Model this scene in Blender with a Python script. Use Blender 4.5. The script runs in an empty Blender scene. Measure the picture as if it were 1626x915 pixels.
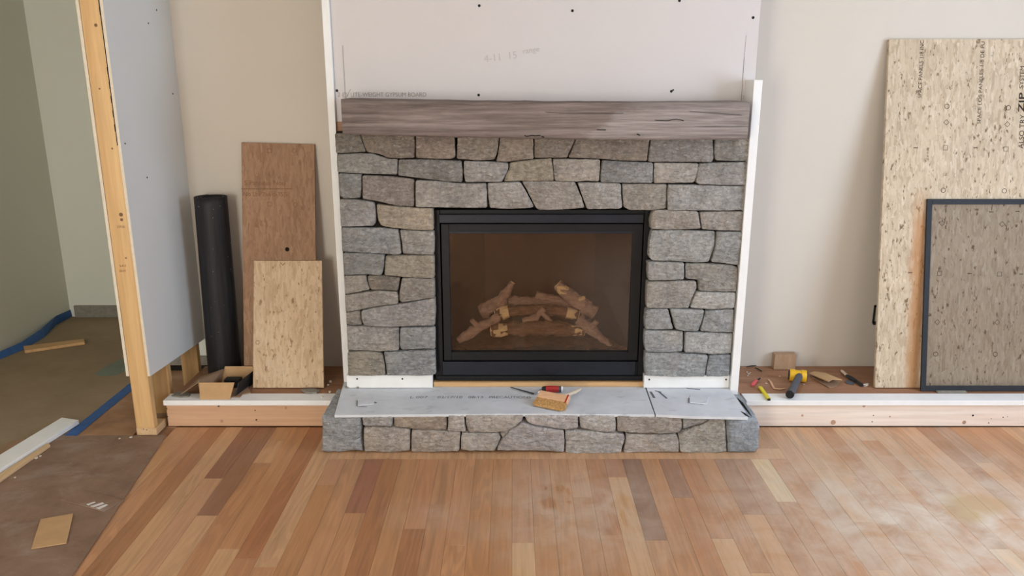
import bpy, bmesh, math, random
from mathutils import Vector, Matrix, noise

random.seed(7)
SC = bpy.context.scene
COL = SC.collection

# ------------------------------------------------------------------ camera
F = 1250.0                       # focal length in pixels of a 1626 x 915 frame
TH = math.radians(15.02)         # camera looks down
CAM = Vector((0, 0, 1.67))
cd = bpy.data.cameras.new('camera'); co = bpy.data.objects.new('camera', cd); COL.objects.link(co)
cd.sensor_fit = 'HORIZONTAL'; cd.sensor_width = 36.0; cd.lens = F / 1626 * 36.0
cd.clip_start = 0.05; cd.clip_end = 100
co.location = CAM; co.rotation_euler = (math.pi / 2 - TH, 0, 0)
SC.camera = co

# ------------------------------------------------------------------ light
SC.view_settings.view_transform = 'Standard'
SC.view_settings.look = 'None'
SC.view_settings.exposure = -0.38
SC.view_settings.gamma = 1.0
SC.view_settings.use_curve_mapping = False
W = bpy.data.worlds.new('sky'); SC.world = W; W.use_nodes = True
W.node_tree.nodes['Background'].inputs[0].default_value = (0.75, 0.86, 1.0, 1)
W.node_tree.nodes['Background'].inputs[1].default_value = 1.0

def area(name, loc, rot, sx, sy, power, color):
    d = bpy.data.lights.new(name, 'AREA'); d.shape = 'RECTANGLE'; d.size = sx; d.size_y = sy
    d.energy = power; d.color = color
    o = bpy.data.objects.new(name, d); COL.objects.link(o); o.location = loc; o.rotation_euler = rot
    return o
R = math.radians
XR = 3.5      # right wall
YB = -2.6     # wall behind the camera
area('daylight_right_window', (XR + .10, 1.85, 1.60), (0, R(90), 0), 2.0, 2.1, 130, (0.71, 0.89, 1.15))
area('daylight_rear_window', (2.05, YB - .10, 1.75), (R(90), 0, 0), 2.5, 1.9, 34, (1.02, 0.95, 0.84))
area('hall_fill_light', (-2.3, YB - .10, 1.15), (R(90), 0, 0), 1.2, 2.0, 205, (1.0, 0.99, 0.94))  # unseen fill added to brighten the left hall

# ------------------------------------------------------------------ projection helpers (photo pixel -> point in the room)
def ray(px, py):
    u = (px - 813) / F; v = -(py - 457.5) / F
    return Vector((u, math.cos(TH) + v * math.sin(TH), -math.sin(TH) + v * math.cos(TH)))
def atY(px, py, Y):
    d = ray(px, py); return CAM + d * (Y / d.y)
def atZ(px, py, Z):
    d = ray(px, py); return CAM + d * ((Z - CAM.z) / d.z)
def atP(px, py, p0, n):
    d = ray(px, py); return CAM + d * ((p0 - CAM).dot(n) / d.dot(n))

# ------------------------------------------------------------------ materials
MATS = {}
def S(c):   # sRGB 0-255 -> linear
    return tuple(((x / 255) / 12.92 if x / 255 <= .04045 else ((x / 255 + .055) / 1.055) ** 2.4) for x in c[:3]) + (1,)
class N:
    def __init__(s, name):
        s.m = bpy.data.materials.new(name); s.m.use_nodes = True; s.t = s.m.node_tree
        s.b = s.t.nodes['Principled BSDF']; s.out = s.t.nodes['Material Output']; MATS[name] = s.m
    def n(s, typ, **kw):
        o = s.t.nodes.new(typ)
        for k, v in kw.items(): setattr(o, k, v)
        return o
    def l(s, a, b): s.t.links.new(a, b)
    def coord(s, scale=(1, 1, 1), rot=(0, 0, 0), rnd=True, world=False):
        if world: src = s.n('ShaderNodeNewGeometry').outputs['Position']
        else: src = s.n('ShaderNodeTexCoord').outputs['Object']
        mp = s.n('ShaderNodeMapping'); mp.inputs['Scale'].default_value = scale; mp.inputs['Rotation'].default_value = rot
        if rnd and not world:
            oi = s.n('ShaderNodeObjectInfo'); mu = s.n('ShaderNodeVectorMath', operation='ADD'); sc = s.n('ShaderNodeMath', operation='MULTIPLY')
            s.l(oi.outputs['Random'], sc.inputs[0]); sc.inputs[1].default_value = 37.0
            s.l(src, mu.inputs[0]); s.l(sc.outputs[0], mu.inputs[1]); src = mu.outputs[0]
        s.l(src, mp.inputs[0]); return mp.outputs[0]
    def noise(s, vec, scale, detail=4, rough=.55, dist=0):
        t = s.n('ShaderNodeTexNoise'); t.inputs['Scale'].default_value = scale; t.inputs['Detail'].default_value = detail
        t.inputs['Roughness'].default_value = rough; t.inputs['Distortion'].default_value = dist
        s.l(vec, t.inputs['Vector']); return t.outputs['Fac']
    def ramp(s, fac, stops):
        r = s.n('ShaderNodeValToRGB'); e = r.color_ramp.elements
        while len(e) > 1: e.remove(e[-1])
        e[0].position = stops[0][0]; e[0].color = stops[0][1]
        for p, c in stops[1:]: k = e.new(p); k.color = c
        s.l(fac, r.inputs[0]); return r.outputs[0]
    def mix(s, a, b, fac, typ='MIX'):
        m = s.n('ShaderNodeMix', data_type='RGBA', blend_type=typ)
        for v, i in ((fac, 0), (a, 6), (b, 7)):
            if isinstance(v, (int, float)): m.inputs[i].default_value = v
            elif isinstance(v, tuple): m.inputs[i].default_value = v
            else: s.l(v, m.inputs[i])
        return m.outputs[2]
    def math(s, op, a, b=None):
        m = s.n('ShaderNodeMath', operation=op)
        for v, i in ((a, 0), (b, 1)):
            if v is None: continue
            if isinstance(v, (int, float)): m.inputs[i].default_value = v
            else: s.l(v, m.inputs[i])
        return m.outputs[0]
    def bump(s, h, strength, dist=.01, prev=None):
        b = s.n('ShaderNodeBump'); b.inputs['Strength'].default_value = strength; b.inputs['Distance'].default_value = dist
        s.l(h, b.inputs['Height'])
        if prev is not None: s.l(prev, b.inputs['Normal'])
        return b.outputs[0]
    def fin(s, color=None, rough=.6, normal=None, metal=0, spec=.5):
        if color is not None:
            if isinstance(color, tuple): s.b.inputs['Base Color'].default_value = color
            else: s.l(color, s.b.inputs['Base Color'])
        if isinstance(rough, (int, float)): s.b.inputs['Roughness'].default_value = rough
        else: s.l(rough, s.b.inputs['Roughness'])
        s.b.inputs['Metallic'].default_value = metal; s.b.inputs['Specular IOR Level'].default_value = spec
        if normal is not None: s.l(normal, s.b.inputs['Normal'])
        return s.m
def g(v): return (v, v, v, 1)

def mat_plain(name, rgb, rough=.6, var=.06, scale=20, bump=.05, metal=0, spec=.4):
    k = N(name); v = k.coord(); f = k.noise(v, scale, 5)
    c = S(rgb); lo = tuple(x * (1 - var) for x in c[:3]) + (1,); hi = tuple(min(1, x * (1 + var)) for x in c[:3]) + (1,)
    col = k.ramp(f, [(.3, lo), (.7, hi)])
    return k.fin(col, rough, k.bump(k.noise(v, scale * 6, 3), bump, .004), metal, spec)
def mat_wall(name, rgb, var=.03):
    k = N(name); v = k.coord(rnd=False); f = k.noise(v, 1.3, 3)
    c = S(rgb); lo = tuple(x * (1 - var) for x in c[:3]) + (1,)
    return k.fin(k.ramp(f, [(.35, lo), (.65, c)]), .75, k.bump(k.noise(v, 140, 3), .06, .002), 0, .25)
def mat_wood(name, c1, c2, axis='X', s=26, stretch=.06, rough=.55, knots=True, bump=.12, obj=False, spec=.35):
    k = N(name); i = 'XYZ'.index(axis); sc = [1, 1, 1]; sc[i] = stretch
    v = k.coord(tuple(sc)); f = k.noise(v, s, 6, .6, .8); f2 = k.noise(v, s * 4.5, 3, .6)
    a = k.ramp(f, [(.28, S(c1)), (.72, S(c2))])
    a = k.mix(a, k.ramp(f2, [(.3, g(.72)), (.65, g(1))]), .5, 'MULTIPLY')
    if knots:
        sk = [4, 4, 4]; sk[i] = 2.2
        vk = k.coord(tuple(sk)); vo = k.n('ShaderNodeTexVoronoi'); vo.inputs['Scale'].default_value = 1.6; k.l(vk, vo.inputs['Vector'])
        a = k.mix(a, k.ramp(vo.outputs['Distance'], [(.03, S((95, 58, 34))), (.085, g(1))]), .8, 'MULTIPLY')
    if obj:
        a = k.mix(a, k.n('ShaderNodeObjectInfo').outputs['Color'], 1.0, 'MULTIPLY')
    return k.fin(a, rough, k.bump(f2, bump, .003), 0, spec)

mat_wall('paint_cream', (206, 196, 182))
mat_wall('gypsum_white', (211, 204, 200))
mat_wall('gypsum_grey', (213, 213, 208), .02)
mat_wall('paint_sage', (222, 222, 208))
mat_wall('ceiling_white', (238, 236, 232))
mat_plain('gypsum_core', (226, 212, 190), .85, .06, 60, .3)
mat_plain('white_primer', (238, 236, 232), .5, .03, 12, .05)
mat_plain('black_steel', (18, 17, 18), .5, .1, 30, .02, 0, .3)
mat_plain('blue_black_steel', (26, 29, 37), .42, .2, 18, .03, 0, .35)
mat_plain('screen_frame_steel', (40, 42, 45), .6, .1, 30, .02, 0, .25)
mat_plain('gap_dark', (38, 33, 29), .95, .1, 30, .1, 0, .1)
mat_plain('print_ink', (56, 44, 36), .8, .2, 80, .02, 0, .2)
mat_plain('print_ink_faint', (128, 96, 72), .8, .2, 80, .02, 0, .2)
mat_plain('print_ink_wall', (146, 138, 132), .8, .1, 80, .02, 0, .2)
mat_plain('print_ink_grey', (112, 114, 118), .8, .2, 90, .02, 0, .2)
mat_plain('pine_knot', (176, 140, 116), .7, .2, 60, .02, 0, .2)
mat_plain('pencil_faint', (190, 185, 180), .8, .05, 80, .02, 0, .2)
mat_plain('screw_black', (20, 19, 20), .5, .05, 40, .02, .5)
mat_plain('blue_tape', (50, 92, 150), .6, .14, 25, .15)
mat_plain('cardboard', (190, 152, 108), .8, .08, 14, .1)
mat_plain('cardboard_dull', (152, 122, 94), .85, .10, 10, .1)
mat_plain('black_print', (26, 27, 29), .55, .3, 60, .1)
mat_plain('grey_scrap', (134, 128, 116), .85, .15, 40, .3)
mat_plain('plaster_crumb', (214, 200, 184), .9, .1, 60, .3)
mat_plain('rubber_grey', (84, 84, 88), .7, .1, 40, .1)
mat_plain('rubber_black', (30, 29, 30), .7, .1, 40, .1)
mat_plain('yellow_plastic', (222, 172, 32), .4, .06, 20, .03)
mat_plain('yellow_paint', (226, 208, 40), .45, .05, 20, .03)
mat_plain('red_plastic', (178, 48, 46), .4, .1, 20, .03)
mat_plain('pink_plastic', (212, 84, 88), .45, .08, 20, .03)
mat_plain('dark_iron', (52, 52, 56), .45, .15, 40, .05, .6)
mat_plain('bright_steel', (168, 170, 172), .35, .1, 40, .03, .8)
mat_plain('firebox_liner', (54, 38, 31), .8, .16, 7, .1, 0, .2)
mat_plain('firebox_dark', (38, 31, 27), .85, .12, 7, .1, 0, .2)
mat_plain('scuff_white', (214, 208, 202), .85, .1, 60, .1)
mat_plain('teal_film', (112, 122, 106), .5, .1, 20, .1)
mat_wood('pine', (206, 160, 104), (234, 194, 138), 'Z', 14, .05)
mat_wood('pine_long', (228, 208, 190), (242, 231, 218), 'X', 14, .05, obj=True)
mat_wood('pine_strip', (206, 170, 126), (226, 192, 148), 'Y', 22, .06, knots=False)
mat_wood('spruce_offcut', (196, 152, 104), (222, 180, 128), 'X', 22, .06, knots=False)
mat_wood('brush_wood', (216, 166, 126), (232, 190, 150), 'X', 60, .1, knots=False)
mat_wood('pale_wood', (222, 200, 172), (236, 218, 194), 'X', 60, .1, knots=False)
mat_wood('plywood_deck', (140, 98, 70), (176, 130, 98), 'X', 16, .15, knots=False)
mat_wood('block_wood', (160, 128, 98), (180, 148, 116), 'Z', 60, .2, knots=False)

def mat_osb(name, cols, fleck, fl=.55, rust=None):
    k = N(name)
    wv = k.n('ShaderNodeTexNoise'); wv.inputs['Scale'].default_value = 11; wv.inputs['Detail'].default_value = 3; k.l(k.coord(), wv.inputs['Vector'])
    def layer(rot, sx, sz):
        w = k.n('ShaderNodeVectorMath', operation='MULTIPLY_ADD'); k.l(wv.outputs['Color'], w.inputs[0]); w.inputs[1].default_value = (1.6, 0, 1.6)
        k.l(k.coord((sx, 1, sz), (0, R(rot), 0)), w.inputs[2]); v = w.outputs[0]; vo = k.n('ShaderNodeTexVoronoi'); vo.inputs['Scale'].default_value = 1.0
        k.l(v, vo.inputs['Vector']); sep = k.n('ShaderNodeSeparateColor'); k.l(vo.outputs['Color'], sep.inputs[0])
        return k.ramp(sep.outputs[0], [(i / (len(cols) - 1), S(c)) for i, c in enumerate(cols)]), sep.outputs[1]
    a, ra = layer(28, 78, 20); b, rb = layer(-44, 66, 18); c, rc = layer(72, 80, 22); d_, rd = layer(-8, 84, 21)
    col = k.mix(a, b, k.math('GREATER_THAN', rb, .5)); col = k.mix(col, c, k.math('GREATER_THAN', rc, .68)); col = k.mix(col, d_, k.math('MULTIPLY', k.math('GREATER_THAN', rd, .55), .8))
    col = k.mix(col, k.ramp(k.noise(k.coord((1, 1, .35), (0, R(10), 0)), 110, 3, .6), [(.3, g(.90)), (.65, g(1.02))]), .8, 'MULTIPLY')
    big = k.noise(k.coord((1, 1, 1)), 3.5, 3); col = k.mix(col, k.ramp(big, [(.3, g(.84)), (.7, g(1))]), .8, 'MULTIPLY')
    f1 = k.noise(k.coord((1, 1, .4), (0, R(35), 0)), 52, 3, .6); f2 = k.noise(k.coord((1, 1, .4), (0, R(-40), 0)), 44, 3, .6)
    fm = k.ramp(k.math('MAXIMUM', f1, f2), [(.63, g(0)), (.69, g(1))])
    col = k.mix(col, S(fleck), k.math('MULTIPLY', fm, fl))
    if rust:
        # a stain running down the board, wider and fainter towards its edges
        x0, w, z0, z1 = rust
        sx = k.n('ShaderNodeSeparateXYZ'); k.l(k.n('ShaderNodeNewGeometry').outputs['Position'], sx.inputs[0])
        wob = k.math('MULTIPLY', k.math('SUBTRACT', k.noise(k.coord((1, 1, .6), rnd=False), 14, 3), .5), .05)
        d = k.math('ABSOLUTE', k.math('SUBTRACT', k.math('ADD', sx.outputs[0], wob), x0))
        mk_ = k.ramp(k.math('DIVIDE', d, w), [(.25, g(1)), (1, g(0))])
        zz = k.ramp(k.math('DIVIDE', k.math('SUBTRACT', sx.outputs[2], z0), z1 - z0), [(.0, g(1)), (.8, g(1)), (1, g(0))])
        col = k.mix(col, S((176, 122, 70)), k.math('MULTIPLY', k.math('MULTIPLY', mk_, zz), .75))
    return k.fin(col, .75, k.bump(k.noise(k.coord(), 60, 4), .12, .004), 0, .25)
mat_osb('osb_pale', [(198, 178, 150), (210, 190, 162), (186, 164, 136), (205, 184, 156), (218, 200, 174)], (104, 78, 52), .85, (2.03, .05, .14, 1.15))
mat_osb('osb_tan', [(208, 180, 148), (218, 192, 160), (192, 162, 128), (212, 184, 150)], (128, 92, 58), .7)
mat_osb('osb_brown', [(158, 124, 98), (170, 136, 108), (148, 114, 88), (164, 128, 102)], (110, 82, 62), .35)

def mat_stone(name):
    k = N(name); oi = k.n('ShaderNodeObjectInfo').outputs['Color']
    v = k.coord(); n1 = k.noise(v, 9, 5, .6); n2 = k.noise(v, 55, 5, .7); n3 = k.noise(k.coord((1, 1, 2.2), (0, R(28), 0)), 34, 4, .65, .5)
    col = k.mix(oi, k.ramp(n1, [(.3, g(.78)), (.7, g(1.14))]), 1.0, 'MULTIPLY')
    col = k.mix(col, k.ramp(n2, [(.34, g(.62)), (.66, g(1.24))]), .8, 'MULTIPLY')
    col = k.mix(col, S((190, 172, 146)), k.math('MULTIPLY', k.ramp(k.noise(v, 4.2, 3), [(.55, g(0)), (.75, g(1))]), .30))
    col = k.mix(col, S((205, 198, 190)), k.math('MULTIPLY', k.ramp(n3, [(.57, g(0)), (.70, g(1))]), .50))
    nb = k.bump(n3, .9, .026); nb = k.bump(n2, .6, .008, nb)
    return k.fin(col, .9, nb, 0, .15)
mat_stone('fieldstone')

def mat_mantel():
    k = N('barn_wood'); v = k.coord((.035, 1, 1)); v2 = k.coord((.02, 1, 1), (0, R(1.2), 0))
    f = k.noise(v, 52, 8, .7, .3); f2 = k.noise(v, 190, 4, .6); lo = k.noise(k.coord((.16, 1, 1)), 11, 5, .65, .6)
    a = k.ramp(f, [(.25, S((104, 94, 89))), (.5, S((143, 131, 125))), (.75, S((174, 164, 158)))])
    a = k.mix(a, k.ramp(lo, [(.3, g(.70)), (.5, g(1)), (.7, g(1.10))]), .9, 'MULTIPLY')
    a = k.mix(a, k.ramp(f2, [(.3, g(.74)), (.6, g(1.05))]), .7, 'MULTIPLY')
    ct = k.math('SINE', k.math('MULTIPLY', k.noise(k.coord((.10, 1, 1)), 7, 2, .5), 90)); a = k.mix(a, k.ramp(ct, [(0, g(.82)), (.5, g(1))]), .55, 'MULTIPLY')
    cr = k.ramp(k.noise(v2, 46, 3, .5), [(.275, g(.35)), (.31, g(1))]); a = k.mix(a, cr, .9, 'MULTIPLY')
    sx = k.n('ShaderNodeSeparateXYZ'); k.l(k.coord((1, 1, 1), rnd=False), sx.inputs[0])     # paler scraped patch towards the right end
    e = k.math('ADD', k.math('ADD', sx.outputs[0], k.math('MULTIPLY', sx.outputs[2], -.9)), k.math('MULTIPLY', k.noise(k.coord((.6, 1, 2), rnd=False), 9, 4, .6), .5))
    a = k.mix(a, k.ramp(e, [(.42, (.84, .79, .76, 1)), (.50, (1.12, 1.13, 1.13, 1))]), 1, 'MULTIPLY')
    return k.fin(a, .85, k.bump(f2, .4, .004, k.bump(f, .5, .01)), 0, .2)
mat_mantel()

def mat_cement():
    k = N('cement_board'); v = k.coord(rnd=False); a = k.ramp(k.noise(v, 5, 5, .6), [(.3, S((202, 204, 207))), (.7, S((221, 223, 226)))])
    sm = k.ramp(k.noise(k.coord((1, 2.2, 1), rnd=False), 9, 4, .6, .6), [(.58, g(1)), (.74, g(.74))]); a = k.mix(a, sm, 1, 'MULTIPLY')
    return k.fin(a, .8, k.bump(k.noise(v, 90, 4), .1, .003), 0, .25)
mat_cement()

def mat_cover(name, c1, c2, sc, dusty=True):
    k = N(name); v = k.coord(rnd=False); a = k.ramp(k.noise(v, sc, 6, .65), [(.3, S(c1)), (.7, S(c2))])
    if dusty:
        d = k.ramp(k.noise(k.coord((1, 1.5, 1), rnd=False), 3.1, 5, .6, .4), [(.52, g(0)), (.72, g(1))])
        a = k.mix(a, S((178, 164, 150)), k.math('MULTIPLY', d, .55))
        sp = k.ramp(k.noise(v, 120, 2), [(.70, g(0)), (.76, g(1))]); a = k.mix(a, S((200, 186, 170)), k.math('MULTIPLY', sp, .4))
    return k.fin(a, .85, k.bump(k.noise(v, 70, 4), .06, .003), 0, .2)
mat_cover('hardboard', (124, 98, 80), (152, 125, 105), 5)
mat_cover('kraft_paper', (142, 123, 98), (160, 140, 114), 3, False)
mat_cover('subfloor_dusty', (142, 106, 78), (178, 138, 104), 6)

def mat_floor():
    k = N('oak_floor'); oi = k.n('ShaderNodeObjectInfo').outputs['Color']
    v = k.coord((1, .045, 1)); f = k.noise(v, 34, 6, .6, 1.0); f2 = k.noise(v, 160, 3, .6)
    a = k.mix(oi, k.ramp(f, [(.25, g(.72)), (.5, g(1)), (.8, g(1.14))]), .9, 'MULTIPLY')
    ct = k.noise(k.coord((1, .11, 1)), 8, 2, .5); ct = k.math('SINE', k.math('MULTIPLY', ct, 75)); a = k.mix(a, k.ramp(ct, [(.0, g(.84)), (.5, g(1)), (1, g(1.02))]), k.math('MULTIPLY', k.ramp(k.noise(k.coord((1, .3, 1)), 5, 2), [(.42, g(0)), (.6, g(1))]), .8), 'MULTIPLY')
    a = k.mix(a, k.ramp(f2, [(.3, g(.84)), (.6, g(1.03))]), .6, 'MULTIPLY')
    vk = k.coord((5, 1.6, 1)); vo = k.n('ShaderNodeTexVoronoi'); vo.inputs['Scale'].default_value = 1.0; k.l(vk, vo.inputs['Vector'])
    a = k.mix(a, k.ramp(vo.outputs['Distance'], [(.03, S((110, 66, 38))), (.07, g(1))]), .6, 'MULTIPLY')
    P0 = k.coord(world=True); nw = k.n('ShaderNodeTexNoise'); nw.inputs['Scale'].default_value = 28; nw.inputs['Detail'].default_value = 3; k.l(P0, nw.inputs['Vector'])
    wm = k.n('ShaderNodeVectorMath', operation='MULTIPLY_ADD'); k.l(nw.outputs['Color'], wm.inputs[0]); wm.inputs[1].default_value = (.034, .05, 0); k.l(P0, wm.inputs[2])
    ws = k.n('ShaderNodeVectorMath', operation='SUBTRACT'); k.l(wm.outputs[0], ws.inputs[0]); ws.inputs[1].default_value = (.017, .025, 0); P = ws.outputs[0]
    sep = k.n('ShaderNodeSeparateXYZ'); k.l(P, sep.inputs[0]); X, Y = sep.outputs[0], sep.outputs[1]
    def ell(px, py, rx, ry, soft=.5):
        p = atZ(px, py, 0)
        dx = k.math('DIVIDE', k.math('SUBTRACT', X, p.x), rx); dy = k.math('DIVIDE', k.math('SUBTRACT', Y, p.y), ry)
        r = k.math('SQRT', k.math('ADD', k.math('MULTIPLY', dx, dx), k.math('MULTIPLY', dy, dy)))
        return k.ramp(r, [(1 - soft, g(1)), (1, g(0))])
    nz = k.ramp(k.noise(k.coord((1, 1, 1), world=True), 7, 5, .65, .5), [(.36, g(0)), (.66, g(1))])
    dust = k.math('MULTIPLY', ell(930, 815, .62, .60, .8), .9)  # real dust, spread wider to paint brighter light on the middle floor
    dust = k.math('MAXIMUM', dust, k.math('MULTIPLY', ell(960, 800, .20, .16, .7), 1.0))
    dust = k.math('MAXIMUM', dust, k.math('MULTIPLY', ell(1180, 800, .30, .30, .8), .55))
    dust = k.math('MAXIMUM', dust, k.math('MULTIPLY', ell(690, 820, .28, .2, .9), .5))
    dust = k.math('MAXIMUM', dust, k.math('MULTIPLY', ell(1500, 830, 1.25, .95, .85), 1.7))  # dust mixed with pale window sheen painted over the right-hand floor
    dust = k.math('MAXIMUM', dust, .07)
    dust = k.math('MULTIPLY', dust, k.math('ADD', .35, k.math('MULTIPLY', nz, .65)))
    # a hand print and a smear wiped clean in the dust
    wipe = k.math('MULTIPLY', ell(872, 799, .046, .058, .5), .8)
    for q in ((884, 777, .011, .030), (893, 777, .011, .032), (902, 781, .010, .030), (902, 797, .018, .012), (866, 776, .010, .022)):
        wipe = k.math('MAXIMUM', wipe, ell(*q, .4))
    wipe = k.math('MAXIMUM', wipe, k.math('MULTIPLY', ell(990, 795, .034, .085, .6), .8)); wipe = k.math('MAXIMUM', wipe, ell(990, 822, .014, .09, .5))
    dust = k.math('MULTIPLY', dust, k.math('SUBTRACT', 1, wipe))
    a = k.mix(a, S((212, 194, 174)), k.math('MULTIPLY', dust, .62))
    st = k.math('MULTIPLY', k.math('MAXIMUM', ell(1555, 800, .16, .10, .5), ell(1530, 815, .09, .10, .5)), k.math('ADD', .4, k.math('MULTIPLY', nz, .6)))
    a = k.mix(a, S((180, 140, 66)), k.math('MULTIPLY', st, .6))
    rg = k.math('ADD', k.math('MULTIPLY', dust, .3), k.math('ADD', .28, k.math('MULTIPLY', f, .14)))
    return k.fin(a, rg, k.bump(f2, .06, .002), 0, .55)
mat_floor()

def mat_glass():
    k = N('fire_glass'); t = k.t; tr = k.n('ShaderNodeBsdfTransparent'); tr.inputs[0].default_value = (.90, .86, .83, 1)
    gl = k.n('ShaderNodeBsdfGlossy'); gl.inputs['Roughness'].default_value = .02
    fr = k.n('ShaderNodeFresnel'); fr.inputs[0].default_value = 1.5
    mx = k.n('ShaderNodeMixShader'); k.l(k.math('ADD', k.math('MULTIPLY', fr.outputs[0], 1.2), .025), mx.inputs[0])
    k.l(tr.outputs[0], mx.inputs[1]); k.l(gl.outputs[0], mx.inputs[2]); k.l(mx.outputs[0], k.out.inputs[0])
mat_glass()
def mat_mesh():
    k = N('screen_mesh'); tr = k.n('ShaderNodeBsdfTransparent'); mx = k.n('ShaderNodeMixShader'); mx.inputs[0].default_value = .18
    k.fin(S((74, 52, 36)), .7); k.l(tr.outputs[0], mx.inputs[1]); k.l(k.b.outputs[0], mx.inputs[2]); k.l(mx.outputs[0], k.out.inputs[0])
mat_mesh()
def mat_bristle():
    k = N('bristle'); v = k.coord((1, 1, 1)); f = k.noise(v, 130, 3); a = k.ramp(f, [(.3, S((160, 116, 64))), (.7, S((212, 170, 114)))])
    k.fin(a, .8, k.bump(f, .5, .004), 0, .2)
mat_bristle()
def mat_log(name, c1, c2, ax=0):
    k = N(name); v = k.coord((.35, 1, 1)); f = k.noise(v, 60, 5, .65); a = k.ramp(f, [(.3, S(c1)), (.7, S(c2))])
    k.fin(a, .9, k.bump(f, .8, .01), 0, .1)
mat_log('log_grey', (150, 120, 102), (196, 164, 144))
mat_log('log_char', (96, 70, 52), (156, 120, 92))
mat_log('log_cut', (236, 196, 140), (252, 226, 176))
mat_log('ember', (96, 66, 48), (150, 110, 84))
def mat_roll():
    k = N('black_felt'); v = k.coord((1, 1, .05)); f = k.noise(v, 70, 3); a = k.ramp(f, [(.35, S((20, 18, 20))), (.75, S((40, 36, 38)))])
    sp = k.ramp(k.noise(k.coord(), 90, 1), [(.77, g(0)), (.79, g(1))]); a = k.mix(a, S((150, 140, 130)), sp)
    k.fin(a, .55, k.bump(f, .15, .003), 0, .35)
mat_roll()
M = MATS

# ------------------------------------------------------------------ object helpers
WL = {}
def meta(o, label=None, cat=None, group=None, kind=None):
    if label: o['label'] = label
    if cat: o['category'] = cat
    if group: o['group'] = group
    if kind: o['kind'] = kind
    return o
def place(o, at, parent):
    WL[o.name] = at
    if parent is not None: o.parent = parent; o.location = at - WL[parent.name]
    else: o.location = at
def empty(name, loc, label, cat, group=None):
    o = bpy.data.objects.new(name, None); COL.objects.link(o); o.empty_display_size = .05
    place(o, Vector(loc), None); return meta(o, label, cat, group)
class MB:
    def __init__(s): s.v = []; s.f = []; s.mi = []; s.cur = 0
    def add(s, vs, fs):
        b = len(s.v); s.v += [Vector(v) for v in vs]; s.f += [tuple(i + b for i in f) for f in fs]; s.mi += [s.cur] * len(fs); return s
    def box(s, lo, hi):
        (x0, y0, z0), (x1, y1, z1) = lo, hi
        return s.add([(x0, y0, z0), (x1, y0, z0), (x1, y1, z0), (x0, y1, z0), (x0, y0, z1), (x1, y0, z1), (x1, y1, z1), (x0, y1, z1)],
                     [(0, 3, 2, 1), (4, 5, 6, 7), (0, 1, 5, 4), (1, 2, 6, 5), (2, 3, 7, 6), (3, 0, 4, 7)])
    def prism(s, pts, off):        # polygon extruded by a vector
        n = len(pts); off = Vector(off); a = [Vector(p) for p in pts]
        return s.add(a + [p + off for p in a], [tuple(range(n - 1, -1, -1)), tuple(range(n, 2 * n))] + [(i, (i + 1) % n, n + (i + 1) % n, n + i) for i in range(n)])
    def obox(s, c, ax, ay, az):    # box from centre and three half-axis vectors
        c, ax, ay, az = map(Vector, (c, ax, ay, az))
        return s.add([c - ax - ay - az, c + ax - ay - az, c + ax + ay - az, c - ax + ay - az, c - ax - ay + az, c + ax - ay + az, c + ax + ay + az, c - ax + ay + az],
                     [(0, 3, 2, 1), (4, 5, 6, 7), (0, 1, 5, 4), (1, 2, 6, 5), (2, 3, 7, 6), (3, 0, 4, 7)])
    def tube(s, path, rad, seg=12, cap=True, jit=0, flat=1.0):
        path = [Vector(p) for p in path]; n = len(path)
        if not isinstance(rad, (list, tuple)): rad = [rad] * n
        vs = []; fs = []
        up = Vector((0, 0, 1))
        for i, p in enumerate(path):
            t = (path[min(i + 1, n - 1)] - path[max(i - 1, 0)]).normalized()
            a = up if abs(t.dot(up)) < .9 else Vector((0, 1, 0))
            e1 = t.cross(a).normalized(); e2 = e1.cross(t).normalized()
            for j in range(seg):
                th = 2 * math.pi * j / seg; r = rad[i]
                q = p + (e1 * math.cos(th) + e2 * math.sin(th) * flat) * r
                if jit: q = p + (q - p) * (1 + jit * noise.noise(q * 45))
                vs.append(q)
        for i in range(n - 1):
            for j in range(seg):
                k = (j + 1) % seg; fs.append((i * seg + j, i * seg + k, (i + 1) * seg + k, (i + 1) * seg + j))
        if cap: fs += [tuple(range(seg - 1, -1, -1)), tuple(range((n - 1) * seg, n * seg))]
        return s.add(vs, fs)
    def build(s, name, mat, parent=None, bevel=0, smooth=False, base=False, seg=2):
        lo = Vector((min(v.x for v in s.v), min(v.y for v in s.v), min(v.z for v in s.v)))
        hi = Vector((max(v.x for v in s.v), max(v.y for v in s.v), max(v.z for v in s.v)))
        c = (lo + hi) / 2
        if parent is None: c.z = lo.z
        me = bpy.data.meshes.new(name); me.from_pydata([v - c for v in s.v], [], s.f)
        mats = mat if isinstance(mat, (list, tuple)) else [mat]
        for m in mats: me.materials.append(M[m])
        if len(mats) > 1: me.polygons.foreach_set('material_index', s.mi)
        bm = bmesh.new(); bm.from_mesh(me)
        bmesh.ops.recalc_face_normals(bm, faces=bm.faces)
        if bevel: bmesh.ops.bevel(bm, geom=[e for e in bm.edges if e.is_manifold and e.calc_face_angle(0) > .5], offset=bevel, segments=seg, affect='EDGES', profile=.5)
        bm.to_mesh(me); bm.free()
        if smooth: me.polygons.foreach_set('use_smooth', [True] * len(me.polygons)); me.set_sharp_from_angle(angle=R(42))
        me.update()
        o = bpy.data.objects.new(name, me); COL.objects.link(o); place(o, c, parent); return o
def Bx(name, lo, hi, mat, parent=None, bevel=0): return MB().box(lo, hi).build(name, mat, parent, bevel)
def struct(o, label=None): return meta(o, label, None, None, 'structure')

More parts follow.
